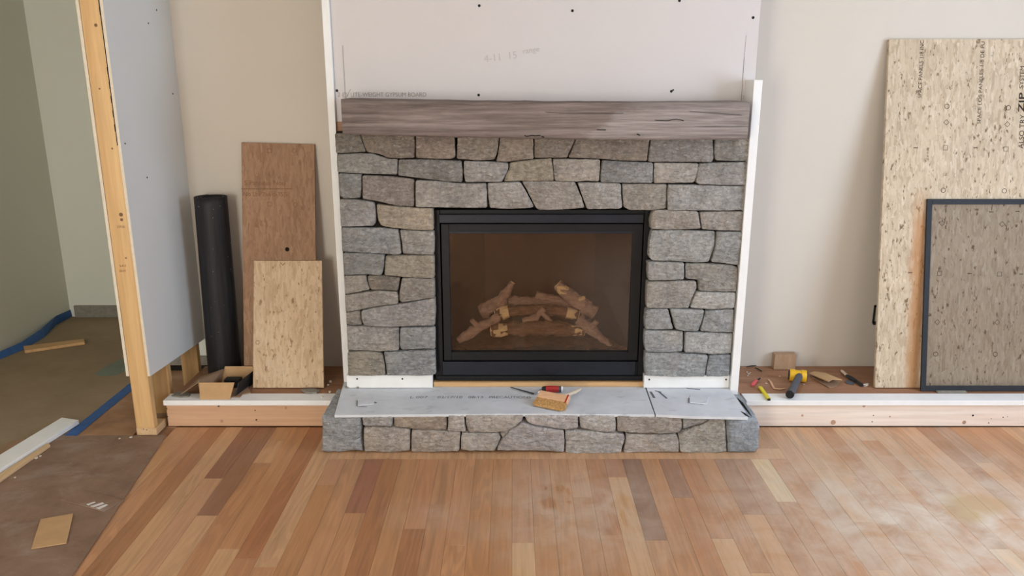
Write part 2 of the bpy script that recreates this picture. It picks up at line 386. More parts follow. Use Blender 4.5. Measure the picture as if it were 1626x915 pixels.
def text(s, origin, right, up, size, mat, parent, width=None, bold=0, name='printed_text'):
    cu = bpy.data.curves.new('t', 'FONT'); cu.body = s; cu.size = 1; cu.offset = bold
    to = bpy.data.objects.new('t', cu); COL.objects.link(to)
    dg = bpy.context.evaluated_depsgraph_get(); me = to.evaluated_get(dg).to_mesh()
    vs = [v.co.copy() for v in me.vertices]; fs = [tuple(p.vertices) for p in me.polygons]
    to.evaluated_get(dg).to_mesh_clear(); bpy.data.objects.remove(to); bpy.data.curves.remove(cu)
    right = Vector(right).normalized(); up = Vector(up).normalized(); wx = max(v.x for v in vs)
    sx = size if width is None else width / wx
    mb = MB(); mb.add([Vector(origin) + right * v.x * sx + up * v.y * size for v in vs], fs)
    return mb.build(name, mat, parent)

def ring_mark(c, rt, up, r, sides, mat, parent, rot=0, th=.22):
    vs = []; fs = []
    for i in range(sides):
        a = 2 * math.pi * i / sides + rot
        for q in (r, r * (1 - th)): vs.append(Vector(c) + Vector(rt) * math.cos(a) * q + Vector(up) * math.sin(a) * q)
    for i in range(sides): j = (i + 1) % sides; fs.append((2 * i, 2 * j, 2 * j + 1, 2 * i + 1))
    return MB().add(vs, fs).build('nailing_mark', mat, parent)
def dash_mark(c, rt, up, w, h, mat, parent, name='nailing_mark'):
    c, rt, up = Vector(c), Vector(rt) * w / 2, Vector(up) * h / 2
    return MB().add([c - rt - up, c + rt - up, c + rt + up, c - rt + up], [(0, 1, 2, 3)]).build(name, mat, parent)

# ------------------------------------------------------------------ the room
YN = 4.04      # back wall of the niches
YC = 3.72      # front of the chimney breast
YS = 3.60      # face of the stones
CX0, CX1 = -.812, 1.11
H = 3.0
floor = struct(Bx('floor', (-3.3, YB - .1, -.15), (XR + .1, 5.6, -.012), 'subfloor_dusty'), 'sub-floor under the oak planks and the coverings')
struct(Bx('ceiling', (-3.3, YB - .1, H), (XR + .1, 5.6, H + .1), 'ceiling_white'), 'plain white ceiling above the room')
struct(Bx('wall_back', (-1.66, YN, -.01), (XR, YN + .1, H), 'paint_cream'), 'cream painted back wall of the two niches beside the chimney breast')
wall_left = struct(Bx('wall_left', (-3.28, YB, -.01), (-3.18, 5.53, H), 'paint_sage'), 'pale sage wall on the far left')
struct(Bx('wall_far', (-3.18, 5.43, -.01), (-1.5, 5.53, H), 'paint_sage'), 'dim sage wall at the end of the left hall')
struct(Bx('wall_jog', (-2.13, 4.36, .0), (-1.5, 5.43, H), 'paint_sage'), 'short wall behind the framed partition')
struct(Bx('baseboard_far', (-3.14, 5.41, -.01), (-2.13, 5.43, .085), 'grey_scrap'), 'dull grey baseboard at the end of the left hall')
mb = MB().box((-2.13, 4.345, .035), (-1.75, 4.36, .09)); mb.build('baseboard_jog', 'grey_scrap'); struct(bpy.data.objects['baseboard_jog'], 'grey baseboard seen through the gap under the partition')
Bx('baseboard_gap', (-2.13, 4.35, .0), (-1.75, 4.36, .035), 'gap_dark'); struct(bpy.data.objects['baseboard_gap'], 'dark gap below the grey baseboard behind the partition')
# right wall with its window, wall behind the camera with a window and an opening added for hall light
m = MB(); y0, y1, z0, z1 = 0.80, 2.90, .60, 2.60
m.box((XR, YB, -.01), (XR + .1, y0, H)).box((XR, y1, -.01), (XR + .1, YN + .1, H)).box((XR, y0, -.01), (XR + .1, y1, z0)).box((XR, y0, z1), (XR + .1, y1, H))
struct(m.build('wall_right', 'paint_cream'), 'right wall with the large daylight window')
m = MB(); xs = [(-2.9, -1.7, .15, 2.15), (.8, 3.3, .80, 2.70)]; e = -3.28
for a, b, zs0, zs1 in xs: m.box((e, YB - .1, -.01), (a, YB, H)); m.box((a, YB - .1, -.01), (b, YB, zs0)); m.box((a, YB - .1, zs1), (b, YB, H)); e = b
m.box((e, YB - .1, -.01), (XR + .1, YB, H)); struct(m.build('wall_front', 'paint_cream'), 'wall behind the camera with a wide window and an added narrow opening')
def window(n, lo, hi, ax):
    m = MB(); t = .045
    (x0, y0_, z0_), (x1, y1_, z1_) = lo, hi
    if ax == 'y':
        m.box(lo, (x1, y1_, z0_ + t)).box((x0, y0_, z1_ - t), hi).box((x0, y0_, z0_), (x1, y0_ + t, z1_)).box((x0, y1_ - t, z0_), hi)
        c = (y0_ + y1_) / 2; m.box((x0, c - t / 2, z0_), (x1, c + t / 2, z1_))
    else:
        m.box(lo, (x1, y1_, z0_ + t)).box((x0, y0_, z1_ - t), hi).box((x0, y0_, z0_), (x0 + t, y1_, z1_)).box((x1 - t, y0_, z0_), hi)
        c = (x0 + x1) / 2; m.box((c - t / 2, y0_, z0_), (c + t / 2, y1_, z1_))
    struct(m.build('window_%d' % n, 'white_primer'), ['white window in the right wall', 'wide white window behind the camera', 'added narrow window behind the camera, brightening the left hall'][n - 1])
window(1, (XR + .02, .80, .60), (XR + .06, 2.90, 2.60), 'y')
window(2, (.8, YB - .06, .80), (3.3, YB - .02, 2.70), 'x')
window(3, (-2.9, YB - .06, .15), (-1.7, YB - .02, 2.15), 'x')  # frame of the opening added for the hall fill

# chimney breast: drywall above and beside the firebox, sides back to the niche wall
m = MB().box((CX0, YC, 1.10), (CX1, YC + .02, H)).box((CX0, YC, -.01), (-.40, YC + .02, 1.10)).box((.69, YC, -.01), (CX1, YC + .02, 1.10))
m.box((CX0, YC + .02, -.01), (CX0 + .015, YN, H)).box((CX1 - .015, YC + .02, -.01), (CX1, YN, H))
breast = struct(m.build('wall_chimney', 'gypsum_white'), 'unpainted drywall chimney breast above the mantel')
for px, py in ((761, 9), (909, 17), (1079, 1), (1196, 28), (535, 144), (658, 160), (760, 151), (1066, 145), (1069, 143), (1187, 161), (904, 163)):
    p = atY(px, py, YC - .0015); r = .0062 if px != 1069 else .004
    MB().tube([p, p + Vector((0, .003, 0))], r, 10).build('screw', 'screw_black', breast)
def pline(a, b, w=.0022, mat='print_ink_wall', name='pencil_line'):
    p, q = atY(*a, YC - .001), atY(*b, YC - .001); d = (q - p).normalized(); n = Vector((-d.z, 0, d.x)) * w / 2
    return MB().add([p - n, q - n, q + n, p + n], [(0, 1, 2, 3)]).build(name, mat, breast)
pline((544, 72), (548.5, 156)); pline((557, 141), (549, 157), .0016); pline((1185, 56), (1182, 90), .0012); pline((1182, 90), (1177, 160), .0024)
text('2 @/ LITE-WEIGHT GYPSUM BOARD', atY(536, 153.5, YC - .001), (1, 0, .0), (0, 0, 1), .027, 'print_ink_wall', breast, width=(atY(674, 153, YC) - atY(533, 153, YC)).x)
text('2', atY(1186, 157, YC - .001), (1, 0, 0), (0, 0, 1), .03, 'print_ink_wall', breast)
text(':', atY(1179, 157, YC - .001), (1, 0, 0), (0, 0, 1), .03, 'print_ink_wall', breast)
text('4-11  15', atY(769, 99, YC - .001), (1, 0, .12), (-.1, 0, 1), .045, 'pencil_faint', breast, name='pencil_writing')
text('range', atY(830, 86, YC - .001), (1, 0, .16), (-.1, 0, 1), .035, 'pencil_faint', breast, name='pencil_writing')

# corner boards at both sides of the breast and blocking boards under the stones
m = MB().box((-.845, YS + .098, .146), (-.8125, YN - .3, H)); struct(m.build('trim_1', 'white_primer', None, .002), 'white vertical corner board left of the stones, running up past the frame')
zt = atY(1204, 127, YS).z
struct(Bx('trim_2', (1.068, YS - .01, .146), (1.106, YC + .03, zt), 'white_primer', None, .002), 'white vertical corner board right of the stones, ending above the mantel')
Bx('trim_6', (CX0, YC - .004, 1.27), (CX0 + .045, YC, 1.47), 'plywood_deck'); struct(bpy.data.objects['trim_6'], 'brown wood sliver behind the left end of the mantel')
def block(n, x0p, x1p, lab):
    zb = .192; a = atY(x0p, 617, YS + .012).x; b = atY(x1p, 617, YS + .012).x; ztop = atY(600, 598, YS + .012).z + .006
    o = Bx('trim_%d' % n, (a, YS + .012, zb), (b, YS + .05, ztop), 'white_primer', None, .002); struct(o, lab)
    for px in (x0p + 16, x1p - 48) if n == 3 else (x0p + 9, x1p - 4):
        p = atY(px, 602 if n == 3 else 603, YS + .0105); MB().tube([p, p + Vector((0, .004, 0))], .0045, 8).build('screw', 'screw_black', o)
block(3, 551, 687, 'white blocking board under the left stones')
block(4, 1022, 1157, 'white blocking board under the right stones')
Bx('trim_5', (atY(689, 609, 3.64).x, 3.63, .192), (atY(1021, 609, 3.64).x, 3.72, .214), 'spruce_offcut'); struct(bpy.data.objects['trim_5'], 'raw wood strip under the black fireplace')

# ------------------------------------------------------------------ partition with open framing on the left
part = struct(MB().prism([(-1.709, 3.485, .303), (-1.66, YN, .303), (-1.673, YN, .303), (-1.722, 3.485, .303)], (0, 0, H - .303)).build('wall_partition', ['gypsum_grey']), 'blue-grey drywall partition with bare framing at its front end')
MB().prism([(-1.810, 3.485, .303), (-1.80, 4.36, .303), (-1.813, 4.36, .303), (-1.823, 3.485, .303)], (0, 0, H - .303)).build('drywall_sheet', 'gypsum_core', part)
MB().box((-1.7215, 3.4835, .303), (-1.7095, 3.485, H)).build('drywall_edge', 'gypsum_core', part)
for nm, lo, hi in (('stud', (-1.8085, 3.487, .036), (-1.7225, 3.526, H)), ('stud', (-1.797, 3.66, .036), (-1.7075, 3.70, H)), ('stud', (-1.772, 3.97, .036), (-1.683, 4.01, H))):
    Bx(nm, lo, hi, 'pine', part, .0015)
Bx('bottom_plate', (-1.8085, 3.483, .0), (-1.712, 3.60, .036), 'pine_strip', part, .0015); Bx('bottom_plate', (-1.79, 3.94, 0), (-1.68, 4.04, .036), 'pine_strip', part)
for px, py in ((249, 16), (236, 37), (275, 149), (199, 228), (234, 282)):
    p = atP(px, py, Vector((-1.7075, 3.485, 1)), Vector((.996, -.088, 0)))
    MB().tube([p, p - Vector((.003, 0, 0))], .004, 8).build('screw', 'screw_black', part)
for px, py, r in ((152, 40, .007), (158, 141, .004), (178, 236, .004), (192, 341, .009), (193, 349, .007), (200, 410, .004), (228, 682, .003), (233, 683, .003)):
    p = atY(px, py, 3.4862 if py < 600 else 3.4822); MB().tube([p, p + Vector((0, .002, 0))], r, 9).build('knot', 'print_ink_faint', part)
for s_, px, py, wd in (('2 STUD', 186, 362, .035), ('S-P-F', 190, 424, .03), ('KD HT', 190, 432, .03)):
    text(s_, atY(px, py, 3.486), (1, 0, 0), (0, 0, 1), .014, 'print_ink_faint', part, width=wd)
# dark bark edge along the stud
m = MB(); zs = [1.38 + i * .03 for i in range(22)]
for i, z in enumerate(zs[:-1]):
    w = .004 + .006 * abs(noise.noise(Vector((0, 0, z * 17)))); m.box((-1.7225 - w, 3.4862, z), (-1.7225, 3.487, z + .03))
m.build('bark_edge', 'gap_dark', part)

# ------------------------------------------------------------------ floor: oak planks, one by one
PW = .0829
hx0, hx1 = -.876, 1.139; HY = 3.295; HB = atZ(811, 729, 0).y
dark = S((138, 98, 72)); umber = S((128, 94, 76)); cream = S((226, 198, 152)); orange = S((182, 120, 74))
special = {6: [(858, umber, 728)], 11: [(817, S((156, 116, 92)), 731)], 12: [(817, S((172, 128, 98)), 731)], 13: [(797, cream, 731)], -8: [(815, S((148, 94, 70)), 728)],
           0: [(862, S((186, 136, 98)), 728), (1200, S((212, 170, 124)), 862)], 1: [(818, S((190, 138, 100)), 728)], 21: [(747, S((196, 156, 120)), 690), (872, S((172, 126, 90)), 747), (1300, S((220, 188, 150)), 872)],
           -15: [(819, S((142, 98, 72)), 680)], -16: [(760, S((138, 88, 64)), 680)], -14: [(700, S((190, 142, 98)), 680), (735, S((200, 152, 108)), 700)], -12: [(887, S((164, 104, 64)), 690)], 8: [(790, S((158, 116, 92)), 728)],
           20: [(700, S((200, 164, 130)), 680)], 3: [(790, S((196, 146, 106)), 728)], 5: [(758, S((166, 116, 86)), 728)], -3: [(866, S((194, 140, 98)), 728)], -5: [(840, S((186, 130, 90)), 728)], 25: [(735, S((176, 136, 106)), 690)],
           16: [(830, S((206, 164, 124)), 690)], 15: [(764, S((190, 146, 110)), 690), (905, S((184, 146, 118)), 764)], -10: [(770, S((186, 136, 100)), 690)]}
pal = [(194, 142, 98), (186, 132, 88), (202, 154, 112), (172, 116, 74), (190, 138, 94), (206, 160, 118), (179, 122, 78)]
rnd = random.Random(21)
def plank(x0, x1, ya, yb, col):
    col = tuple(a_ * .8 + b_ * .2 for a_, b_ in zip(col, S((188, 132, 86))))
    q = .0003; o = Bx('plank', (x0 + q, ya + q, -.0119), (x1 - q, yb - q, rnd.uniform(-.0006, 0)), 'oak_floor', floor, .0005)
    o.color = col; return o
for i in range(-22, 42):
    x0, x1 = i * PW, (i + 1) * PW
    if x1 > XR: x1 = XR
    top = HB if (x0 > hx0 - .03 and x1 < hx1 + .13) else 3.575
    if x0 < -1.70: top = 3.47
    ys = []; y = top
    for e, c, s_ in special.get(i, []):
        yy = atZ(811, e, 0).y if e < 1000 else 1.9
        ys.append((yy, y, c)); y = yy
    while y > .9:
        L = rnd.uniform(.6, 1.9); yy = max(.9, y - L); c = S(rnd.choice(pal)); k = rnd.uniform(.92, 1.05)
        k *= 1 + .04 * max(-1, min(1, (x0) / 1.5))  # room's left-to-right light gradient painted into the plank colours
        c = (c[0] * k, c[1] * k * rnd.uniform(.97, 1.02), c[2] * k * rnd.uniform(.94, 1.04), 1)
        ys.append((yy, y, c)); y = yy
    for ya, yb, c in ys: plank(x0, x1, ya, yb, c)
    if top == HB and x1 > hx1 - .03: plank(x0, x1, HY + .05, 3.575, S((186, 140, 98)))
o = plank(-10 * PW, 15 * PW, HB, HY + .05, S((206, 160, 118)))
o.name = 'border_plank'
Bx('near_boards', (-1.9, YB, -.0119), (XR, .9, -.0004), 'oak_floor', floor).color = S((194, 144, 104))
# left hall: dusty sub-floor strip, paper, hardboard, tape
struct(Bx('subfloor', (-3.18, YB, -.0119), (-1.83, 5.43, -.0012), 'subfloor_dusty'), 'dusty bare floor at the foot of the partition')
struct(Bx('subfloor_hall', (-1.83, 3.58, -.0119), (-1.66, 5.43, -.0012), 'subfloor_dusty'), 'dusty floor under the partition')
o = Bx('paper_cover', (-3.17, .4, -.001), (-2.12, 5.405, .0008), 'kraft_paper'); meta(o, 'brown paper floor covering taped down in the left hall', 'floor covering')
a = atZ(265, 690, .004); b = atZ(115, 915, .004); dirv = (b - a)
c = a + dirv * 2.2
m = MB().prism([(-2.24, 3.465, .0009), (a.x, 3.475, .0009), (c.x, c.y, .0009), (-2.24, c.y, .0009)], (0, 0, .0036)); o = m.build('hardboard_sheet', 'hardboard', None)
meta(o, 'large dusty brown hardboard sheet covering the floor beside the oak planks', 'floor covering')
m = MB(); pts = [(-70, 606), (0, 571), (40, 554), (70, 536), (88, 516), (97, 502)]
vv = []; P3 = [atZ(x, y, .002) for x, y in pts]
for i in range(len(P3)):
    P3[i].x = max(P3[i].x, -3.172)
for p in P3: vv += [p, p + Vector((-.012, .012, .0)), ]
m = MB(); wd = [.035, .035, .04, .05, .06, .05]
for i in range(len(P3) - 1):
    p, q = P3[i], P3[i + 1]; u = Vector((max(-3.178, p.x - .03), p.y + .02, wd[i])); w = Vector((max(-3.178, q.x - .03), q.y + .02, wd[i + 1])); n = Vector((.0015, -.001, .001))
    m.add([p, q, w, u, p + n, q + n, w + n, u + n], [(0, 1, 2, 3), (4, 7, 6, 5), (0, 4, 5, 1), (2, 6, 7, 3), (1, 5, 6, 2), (0, 3, 7, 4)])
meta(m.build('masking_tape', 'blue_tape'), 'blue masking tape curling along the foot of the sage wall', 'tape')
m = MB().prism([(-2.155, 3.30, .0009), (-2.095, 3.30, .0009), (-2.095, 4.75, .0009), (-2.155, 4.75, .0009)], (0, 0, .0006))
meta(m.build('masking_tape', 'blue_tape'), 'straight strip of blue tape holding the paper edge beside the stud', 'tape')
Q = [(150, 594), (168, 582), (192, 571), (232, 560), (240, 583), (205, 586), (185, 596), (160, 598)]
meta(MB().prism([atZ(x, y, .0009) for x, y in Q], (0, 0, .0008)).build('plastic_scrap', 'teal_film'), 'dull green plastic scrap on the paper behind the stud', 'scrap')

# ------------------------------------------------------------------ stones
def stc(c):
    c = S(c); m_ = (c[0] + c[1] + c[2]) / 3
    return tuple((v * .86 + m_ * .14) * 1.27 for v in c[:3])
def conv(pts, zone):
    ox, oy, s = {'A': (520, 200, .2186), 'B': (860, 200, .2186), 'C': (520, 380, .2732), 'D': (1000, 320, .3497), 'E': (490, 580, .22755), 'F': (850, 580, .2337)}[zone]
    return [(ox + x * s, oy + y * s) for x, y in pts]
def stone(pts2, Y0, depth, color, parent, seed, back=None, rough=1.0):
    """dressed stone: outline on the plane Y0, rounded arrises, hackly uneven face"""
    P = [Vector((atY(x, y, Y0).x, atY(x, y, Y0).z)) for x, y in pts2]
    n = len(P); Qs = []
    for i in range(n):                                   # knock the corners off
        a, b, c = P[i - 1], P[i], P[(i + 1) % n]
        k1 = min(.3, .005 / max((a - b).length, 1e-4)); k2 = min(.3, .005 / max((c - b).length, 1e-4))
        Qs += [b + (a - b) * k1, b + (c - b) * k2]
    ctr = sum(P, Vector((0, 0))) / n
    out = []
    for i in range(len(Qs)):
        a, b = Qs[i], Qs[(i + 1) % len(Qs)]; L = (b - a).length; k = max(1, int(L / .014))
        for j in range(k): out.append(a + (b - a) * j / k)
    rr = []
    for q in out:
        j = noise.noise(Vector((q.x * 55, seed * 3.1, q.y * 55))) * .0016 * rough
        d = (ctr - q); rr.append(q + d.normalized() * (.0002 + j))
    m = len(rr); tilt = (random.uniform(-.03, .03), random.uniform(-.04, .04)); vs = []; fs = []
    bulge = random.uniform(.002, .007)
    def ring(inset, scale, dy, nz):
        for q in rr:
            d = ctr - q; L = d.length; p = q + d.normalized() * min(inset, L * .4); p = ctr + (p - ctr) * scale
            w = (p - ctr); y = Y0 + dy + tilt[0] * w.x + tilt[1] * w.y
            if nz: y += (noise.noise(Vector((p.x * 26, seed, p.y * 26))) * .0062 + noise.noise(Vector((p.x * 75, seed, p.y * 75))) * .0034) * nz * rough
            vs.append((p.x, y, p.y))
    ring(0, 1, depth, 0); ring(0, 1, .006, .4); ring(.0015, 1, .002, .8); ring(.006, 1, 0, 1)
    for sc in (.82, .62, .42, .2): ring(.006, sc, -bulge * (1 - sc), 1)
    nr = 8
    vs.append((ctr.x, Y0 - bulge, ctr.y))
    for r_ in range(nr - 1):
        for j in range(m): k = (j + 1) % m; fs.append((r_ * m + j, r_ * m + k, (r_ + 1) * m + k, (r_ + 1) * m + j))
    for j in range(m): fs.append(((nr - 1) * m + j, (nr - 1) * m + (j + 1) % m, nr * m))
    fs.append(tuple(range(m - 1, -1, -1)))
    o = MB().add(vs, fs).build('stone', 'fieldstone', parent, smooth=True); o.color = stc(color) + (1,); return o

gA, gB, gC, gD = (150, 141, 130), (142, 138, 133), (160, 148, 132), (148, 146, 145)
STONES = [
 ('A', (128, 119, 106), [(50,55),(232,55),(262,140),(278,190),(170,196),(60,200)]),
 ('A', (130, 116, 102), [(236,55),(630,60),(636,140),(630,232),(520,238),(440,232),(385,208),(330,196),(284,190),(265,140)]),
 ('A', (142, 125, 110), [(642,62),(922,68),(930,225),(905,240),(780,240),(640,234)]),
 ('A', (144, 130, 115), [(945,68),(1248,75),(1240,170),(1215,245),(1100,252),(945,240),(938,225)]),
 ('A', (146, 130, 114), [(1255,75),(1495,80),(1497,240),(1400,250),(1320,262),(1225,258),(1243,180)]),
 ('B', (140, 126, 112), [(-52,82),(250,84),(215,165),(185,232),(60,233),(-52,232)]),
 ('B', (136, 122, 108), [(257,84),(787,84),(775,160),(765,255),(560,252),(440,240),(195,232),(225,165)]),
 ('B', (142, 134, 126), [(800,84),(1245,86),(1250,240),(1238,265),(1100,262),(775,262),(785,160)]),
 ('B', (142, 136, 126), [(1262,86),(1520,88),(1510,190),(1500,255),(1390,258),(1265,250),(1255,200)]),
 ('A', (146, 141, 132), [(65,206),(200,200),(320,200),(400,225),(440,240),(510,242),(505,355),(300,350),(70,338)]),
 ('A', (134, 128, 120), [(516,245),(740,245),(975,255),(982,330),(980,408),(850,405),(700,385),(510,360)]),
 ('A', (158, 151, 143), [(990,256),(1220,262),(1312,268),(1315,310),(1285,375),(1268,408),(1000,410),(988,330)]),
 ('A', (156, 143, 122), [(1322,268),(1380,260),(1500,245),(1630,235),(1640,330),(1646,400),(1400,402),(1280,405),(1300,350),(1320,315)]),
 ('B', (160, 149, 136), [(82,240),(185,240),(425,245),(428,310),(420,405),(330,400),(250,408),(100,400),(90,370)]),
 ('B', (142, 138, 133), [(440,250),(560,258),(812,268),(808,415),(600,415),(430,410),(432,320)]),
 ('B', (166, 157, 146), [(818,268),(1140,272),(1138,310),(1120,385),(1105,412),(980,415),(815,416)]),
 ('B', (152, 146, 139), [(1150,275),(1260,268),(1400,265),(1500,262),(1500,350),(1488,432),(1300,430),(1140,425),(1120,405),(1135,320)]),
 ('A', (132, 130, 124), [(80,345),(245,352),(246,440),(240,525),(120,530),(88,510)]),
 ('A', (140, 128, 118), [(252,360),(400,365),(560,378),(630,392),(630,460),(628,588),(500,580),(380,550),(255,530)]),
 ('A', (158, 150, 142), [(640,395),(780,400),(960,418),(1155,418),(1160,520),(1158,595),(1080,598),(900,595),(638,590)]),
 ('A', (158, 150, 142), [(1163,418),(1280,412),(1400,408),(1440,470),(1500,590),(1440,600),(1300,605),(1180,598),(1168,520)]),
 ('A', (156, 146, 135), [(1412,405),(1640,402),(1800,410),(1845,520),(1868,595),(1760,605),(1650,612),(1530,610),(1510,590),(1450,470)]),
 ('B', (164, 156, 147), [(262,415),(440,412),(578,420),(580,520),(588,590),(570,602),(450,605),(330,605),(300,520)]),
 ('B', (154, 144, 131), [(584,422),(760,422),(912,425),(910,520),(905,602),(830,610),(800,615),(640,612),(595,590),(590,520)]),
 ('B', (158, 153, 146), [(920,428),(1110,430),(1300,438),(1486,438),(1478,530),(1470,612),(1300,618),(1100,615),(916,612),(914,520)]),
 ('B', (162, 151, 138), [(825,612),(910,612),(1100,620),(1140,625),(1145,670),(1158,745),(1080,752),(900,755),(795,750),(790,690),(805,630)]),
 ('B', (156, 147, 137), [(1150,628),(1300,622),(1470,622),(1465,690),(1462,762),(1300,762),(1165,752),(1160,690)]),
 ('A', (150, 145, 140), [(85,535),(200,538),(300,548),(340,560),(350,640),(350,700),(335,725),(220,730),(95,732)]),
 ('A', (164, 149, 129), [(355,570),(450,580),(560,592),(765,602),(768,680),(768,762),(600,755),(460,740),(390,725),(365,680)]),
 ('A', (142, 140, 137), [(98,738),(370,742),(515,752),(528,830),(537,930),(500,938),(412,930),(250,921),(106,911)]),
 ('A', (154, 148, 141), [(525,757),(650,764),(770,768),(775,840),(771,936),(650,938),(546,930),(540,850)]),
 ('C', (138, 136, 131), [(90,82),(200,82),(330,92),(328,150),(318,205),(300,212),(220,205),(95,210)]),
 ('C', (154, 143, 126), [(338,98),(450,95),(618,94),(620,160),(620,225),(530,228),(430,220),(330,212),(332,150)]),
 ('C', (148, 142, 133), [(95,215),(222,210),(230,255),(245,295),(180,308),(100,322)]),
 ('C', (128, 118, 106), [(232,215),(300,210),(422,225),(415,265),(410,300),(330,298),(250,295),(235,255)]),
 ('C', (146, 137, 126), [(432,228),(530,228),(620,232),(622,290),(622,340),(520,355),(430,368),(416,355),(420,290)]),
 ('C', (152, 143, 132), [(100,328),(180,315),(300,300),(405,308),(412,340),(410,375),(300,390),(180,412),(103,425)]),
 ('C', (136, 131, 125), [(105,430),(190,415),(192,450),(202,498),(150,502),(110,495)]),
 ('C', (150, 144, 138), [(198,415),(300,395),(420,380),(520,362),(622,345),(626,420),(622,505),(520,505),(380,512),(210,502),(195,450)]),
 ('C', (152, 145, 138), [(110,505),(200,507),(300,512),(415,515),(415,580),(415,645),(300,655),(240,650),(115,648)]),
 ('C', (148, 146, 143), [(422,515),(530,514),(625,512),(627,570),(625,640),(530,640),(430,645),(418,620)]),
 ('C', (142, 133, 118), [(115,658),(220,655),(290,658),(318,672),(330,720),(336,792),(250,797),(120,795)]),
 ('C', (144, 143, 141), [(325,658),(450,655),(624,648),(628,720),(630,785),(560,795),(345,793),(338,730)]),
 ('D', (158, 154, 147), [(100,132),(210,130),(390,137),(388,200),(360,275),(300,278),(200,272),(100,268),(85,250),(90,180)]),
 ('D', (152, 149, 143), [(398,140),(515,138),(508,200),(495,291),(440,283),(370,276),(390,200)]),
 ('D', (156, 151, 144), [(82,275),(180,278),(248,280),(247,355),(190,358),(85,360),(82,320)]),
 ('D', (150, 144, 133), [(255,282),(360,284),(470,290),(492,302),(490,350),(482,410),(400,410),(312,405),(310,355),(254,350)]),
 ('D', (154, 147, 137), [(80,365),(180,362),(300,362),(305,390),(285,440),(268,485),(180,488),(78,486),(76,430)]),
 ('D', (170, 165, 156), [(305,412),(400,415),(482,415),(480,455),(475,485),(380,492),(275,485),(290,445)]),
 ('D', (152, 149, 145), [(75,492),(175,490),(185,530),(198,580),(130,583),(72,582),(68,540)]),
 ('D', (154, 152, 147), [(185,490),(340,495),(330,540),(312,590),(250,590),(208,582),(195,530)]),
 ('D', (150, 149, 145), [(345,497),(400,494),(474,490),(472,540),(470,596),(400,595),(320,590),(332,545)]),
 ('D', (152, 151, 148), [(70,588),(160,590),(243,592),(243,640),(240,682),(150,686),(72,682),(66,640)]),
 ('D', (160, 157, 152), [(252,595),(360,598),(470,602),(466,650),(462,692),(380,695),(300,688),(248,685),(250,640)]),
 ('D', (152, 152, 150), [(72,688),(200,690),(355,700),(348,745),(340,795),(200,798),(72,792),(68,740)]),
 ('D', (140, 141, 141), [(362,700),(460,698),(456,745),(452,795),(400,797),(345,795),(352,745)]),
]
surround = empty('stone_surround', (.13, YS + .06, .23), 'dry-laid grey fieldstone facing around the black fireplace opening', 'stone facing')
xa, xb = atY(690, 335, YS).x, atY(1033, 335, YS).x; zo = atY(690, 330, YS).z; zl = atY(600, 599, YS).z; ztop = atY(800, 210, YS).z
m = MB().box((-.797, YS + .03, zl + .01), (xa - .012, YC - .03, ztop)).box((xb + .02, YS + .03, zl + .01), (1.067, YC - .03, ztop)).box((xa - .012, YS + .03, zo + .02), (xb + .02, YC - .03, ztop))
m.build('mortar_backing', 'gap_dark', surround)
for i, (z, c, p) in enumerate(STONES):
    stone(conv(p, z), YS + random.uniform(-.005, .005), .05, c, surround, i * 1.7 + .3)

hearth = empty('raised_hearth', (.03, 3.45, 0), 'raised fieldstone hearth with a grey cement board top', 'hearth')
HST = [
 ('E', (158, 153, 149), [(372,365),(480,357),(588,357),(585,425),(480,428),(380,425)]),
 ('E', (152, 137, 122), [(595,360),(780,352),(965,358),(962,455),(860,455),(720,445),(595,425)]),
 ('E', (174, 164, 155), [(975,354),(1085,352),(1090,420),(1100,465),(1030,465),(970,460)]),
 ('E', (170, 160, 150), [(1095,352),(1300,352),(1498,352),(1492,385),(1430,440),(1370,468),(1250,475),(1115,468),(1100,420)]),
 ('E', (164, 153, 142), [(385,440),(480,432),(600,438),(708,450),(708,520),(705,600),(560,615),(390,605),(382,520)]),
 ('E', (162, 150, 138), [(720,455),(900,462),(1060,468),(1055,540),(1052,598),(900,610),(715,610),(715,540)]),
 ('E', (166, 158, 150), [(1068,475),(1200,478),(1325,478),(1345,510),(1320,560),(1300,600),(1180,600),(1062,592),(1062,540)]),
 ('E', (168, 158, 148), [(1335,475),(1398,455),(1385,480),(1352,512)]),
 ('F', (166, 158, 154), [(-264,578),(-235,521),(-177,448),(-89,394),(18,422),(100,436),(195,450),(200,520),(198,595),(100,588),(-60,585)]),
 ('F', (176, 167, 162), [(-72,343),(100,340),(292,345),(294,390),(290,428),(200,440),(120,428),(0,410),(-60,385)]),
 ('F', (170, 163, 156), [(300,345),(420,342),(545,345),(550,400),(548,455),(480,460),(420,453),(360,438),(305,425)]),
 ('F', (158, 147, 135), [(555,347),(700,350),(870,352),(998,360),(998,430),(980,458),(850,465),(700,462),(560,452)]),
 ('F', (166, 159, 152), [(205,447),(360,447),(480,467),(550,464),(605,472),(608,510),(590,560),(580,600),(400,600),(206,598),(205,520)]),
 ('F', (170, 160, 151), [(618,472),(800,475),(965,472),(975,530),(980,592),(850,592),(600,597),(612,540)]),
 ('F', (160, 156, 150), [(1005,364),(1100,364),(1178,370),(1130,396),(1050,423),(1005,435)]),
 ('F', (166, 158, 146), [(972,467),(1060,432),(1140,404),(1200,372),(1290,364),(1295,450),(1302,590),(1150,600),(985,592),(978,530)]),
]
for i, (z, c, p) in enumerate(HST): stone(conv(p, z), HY + .004 + random.uniform(-.004, .004), .08, c, hearth, 100 + i * 1.3, rough=1.2)
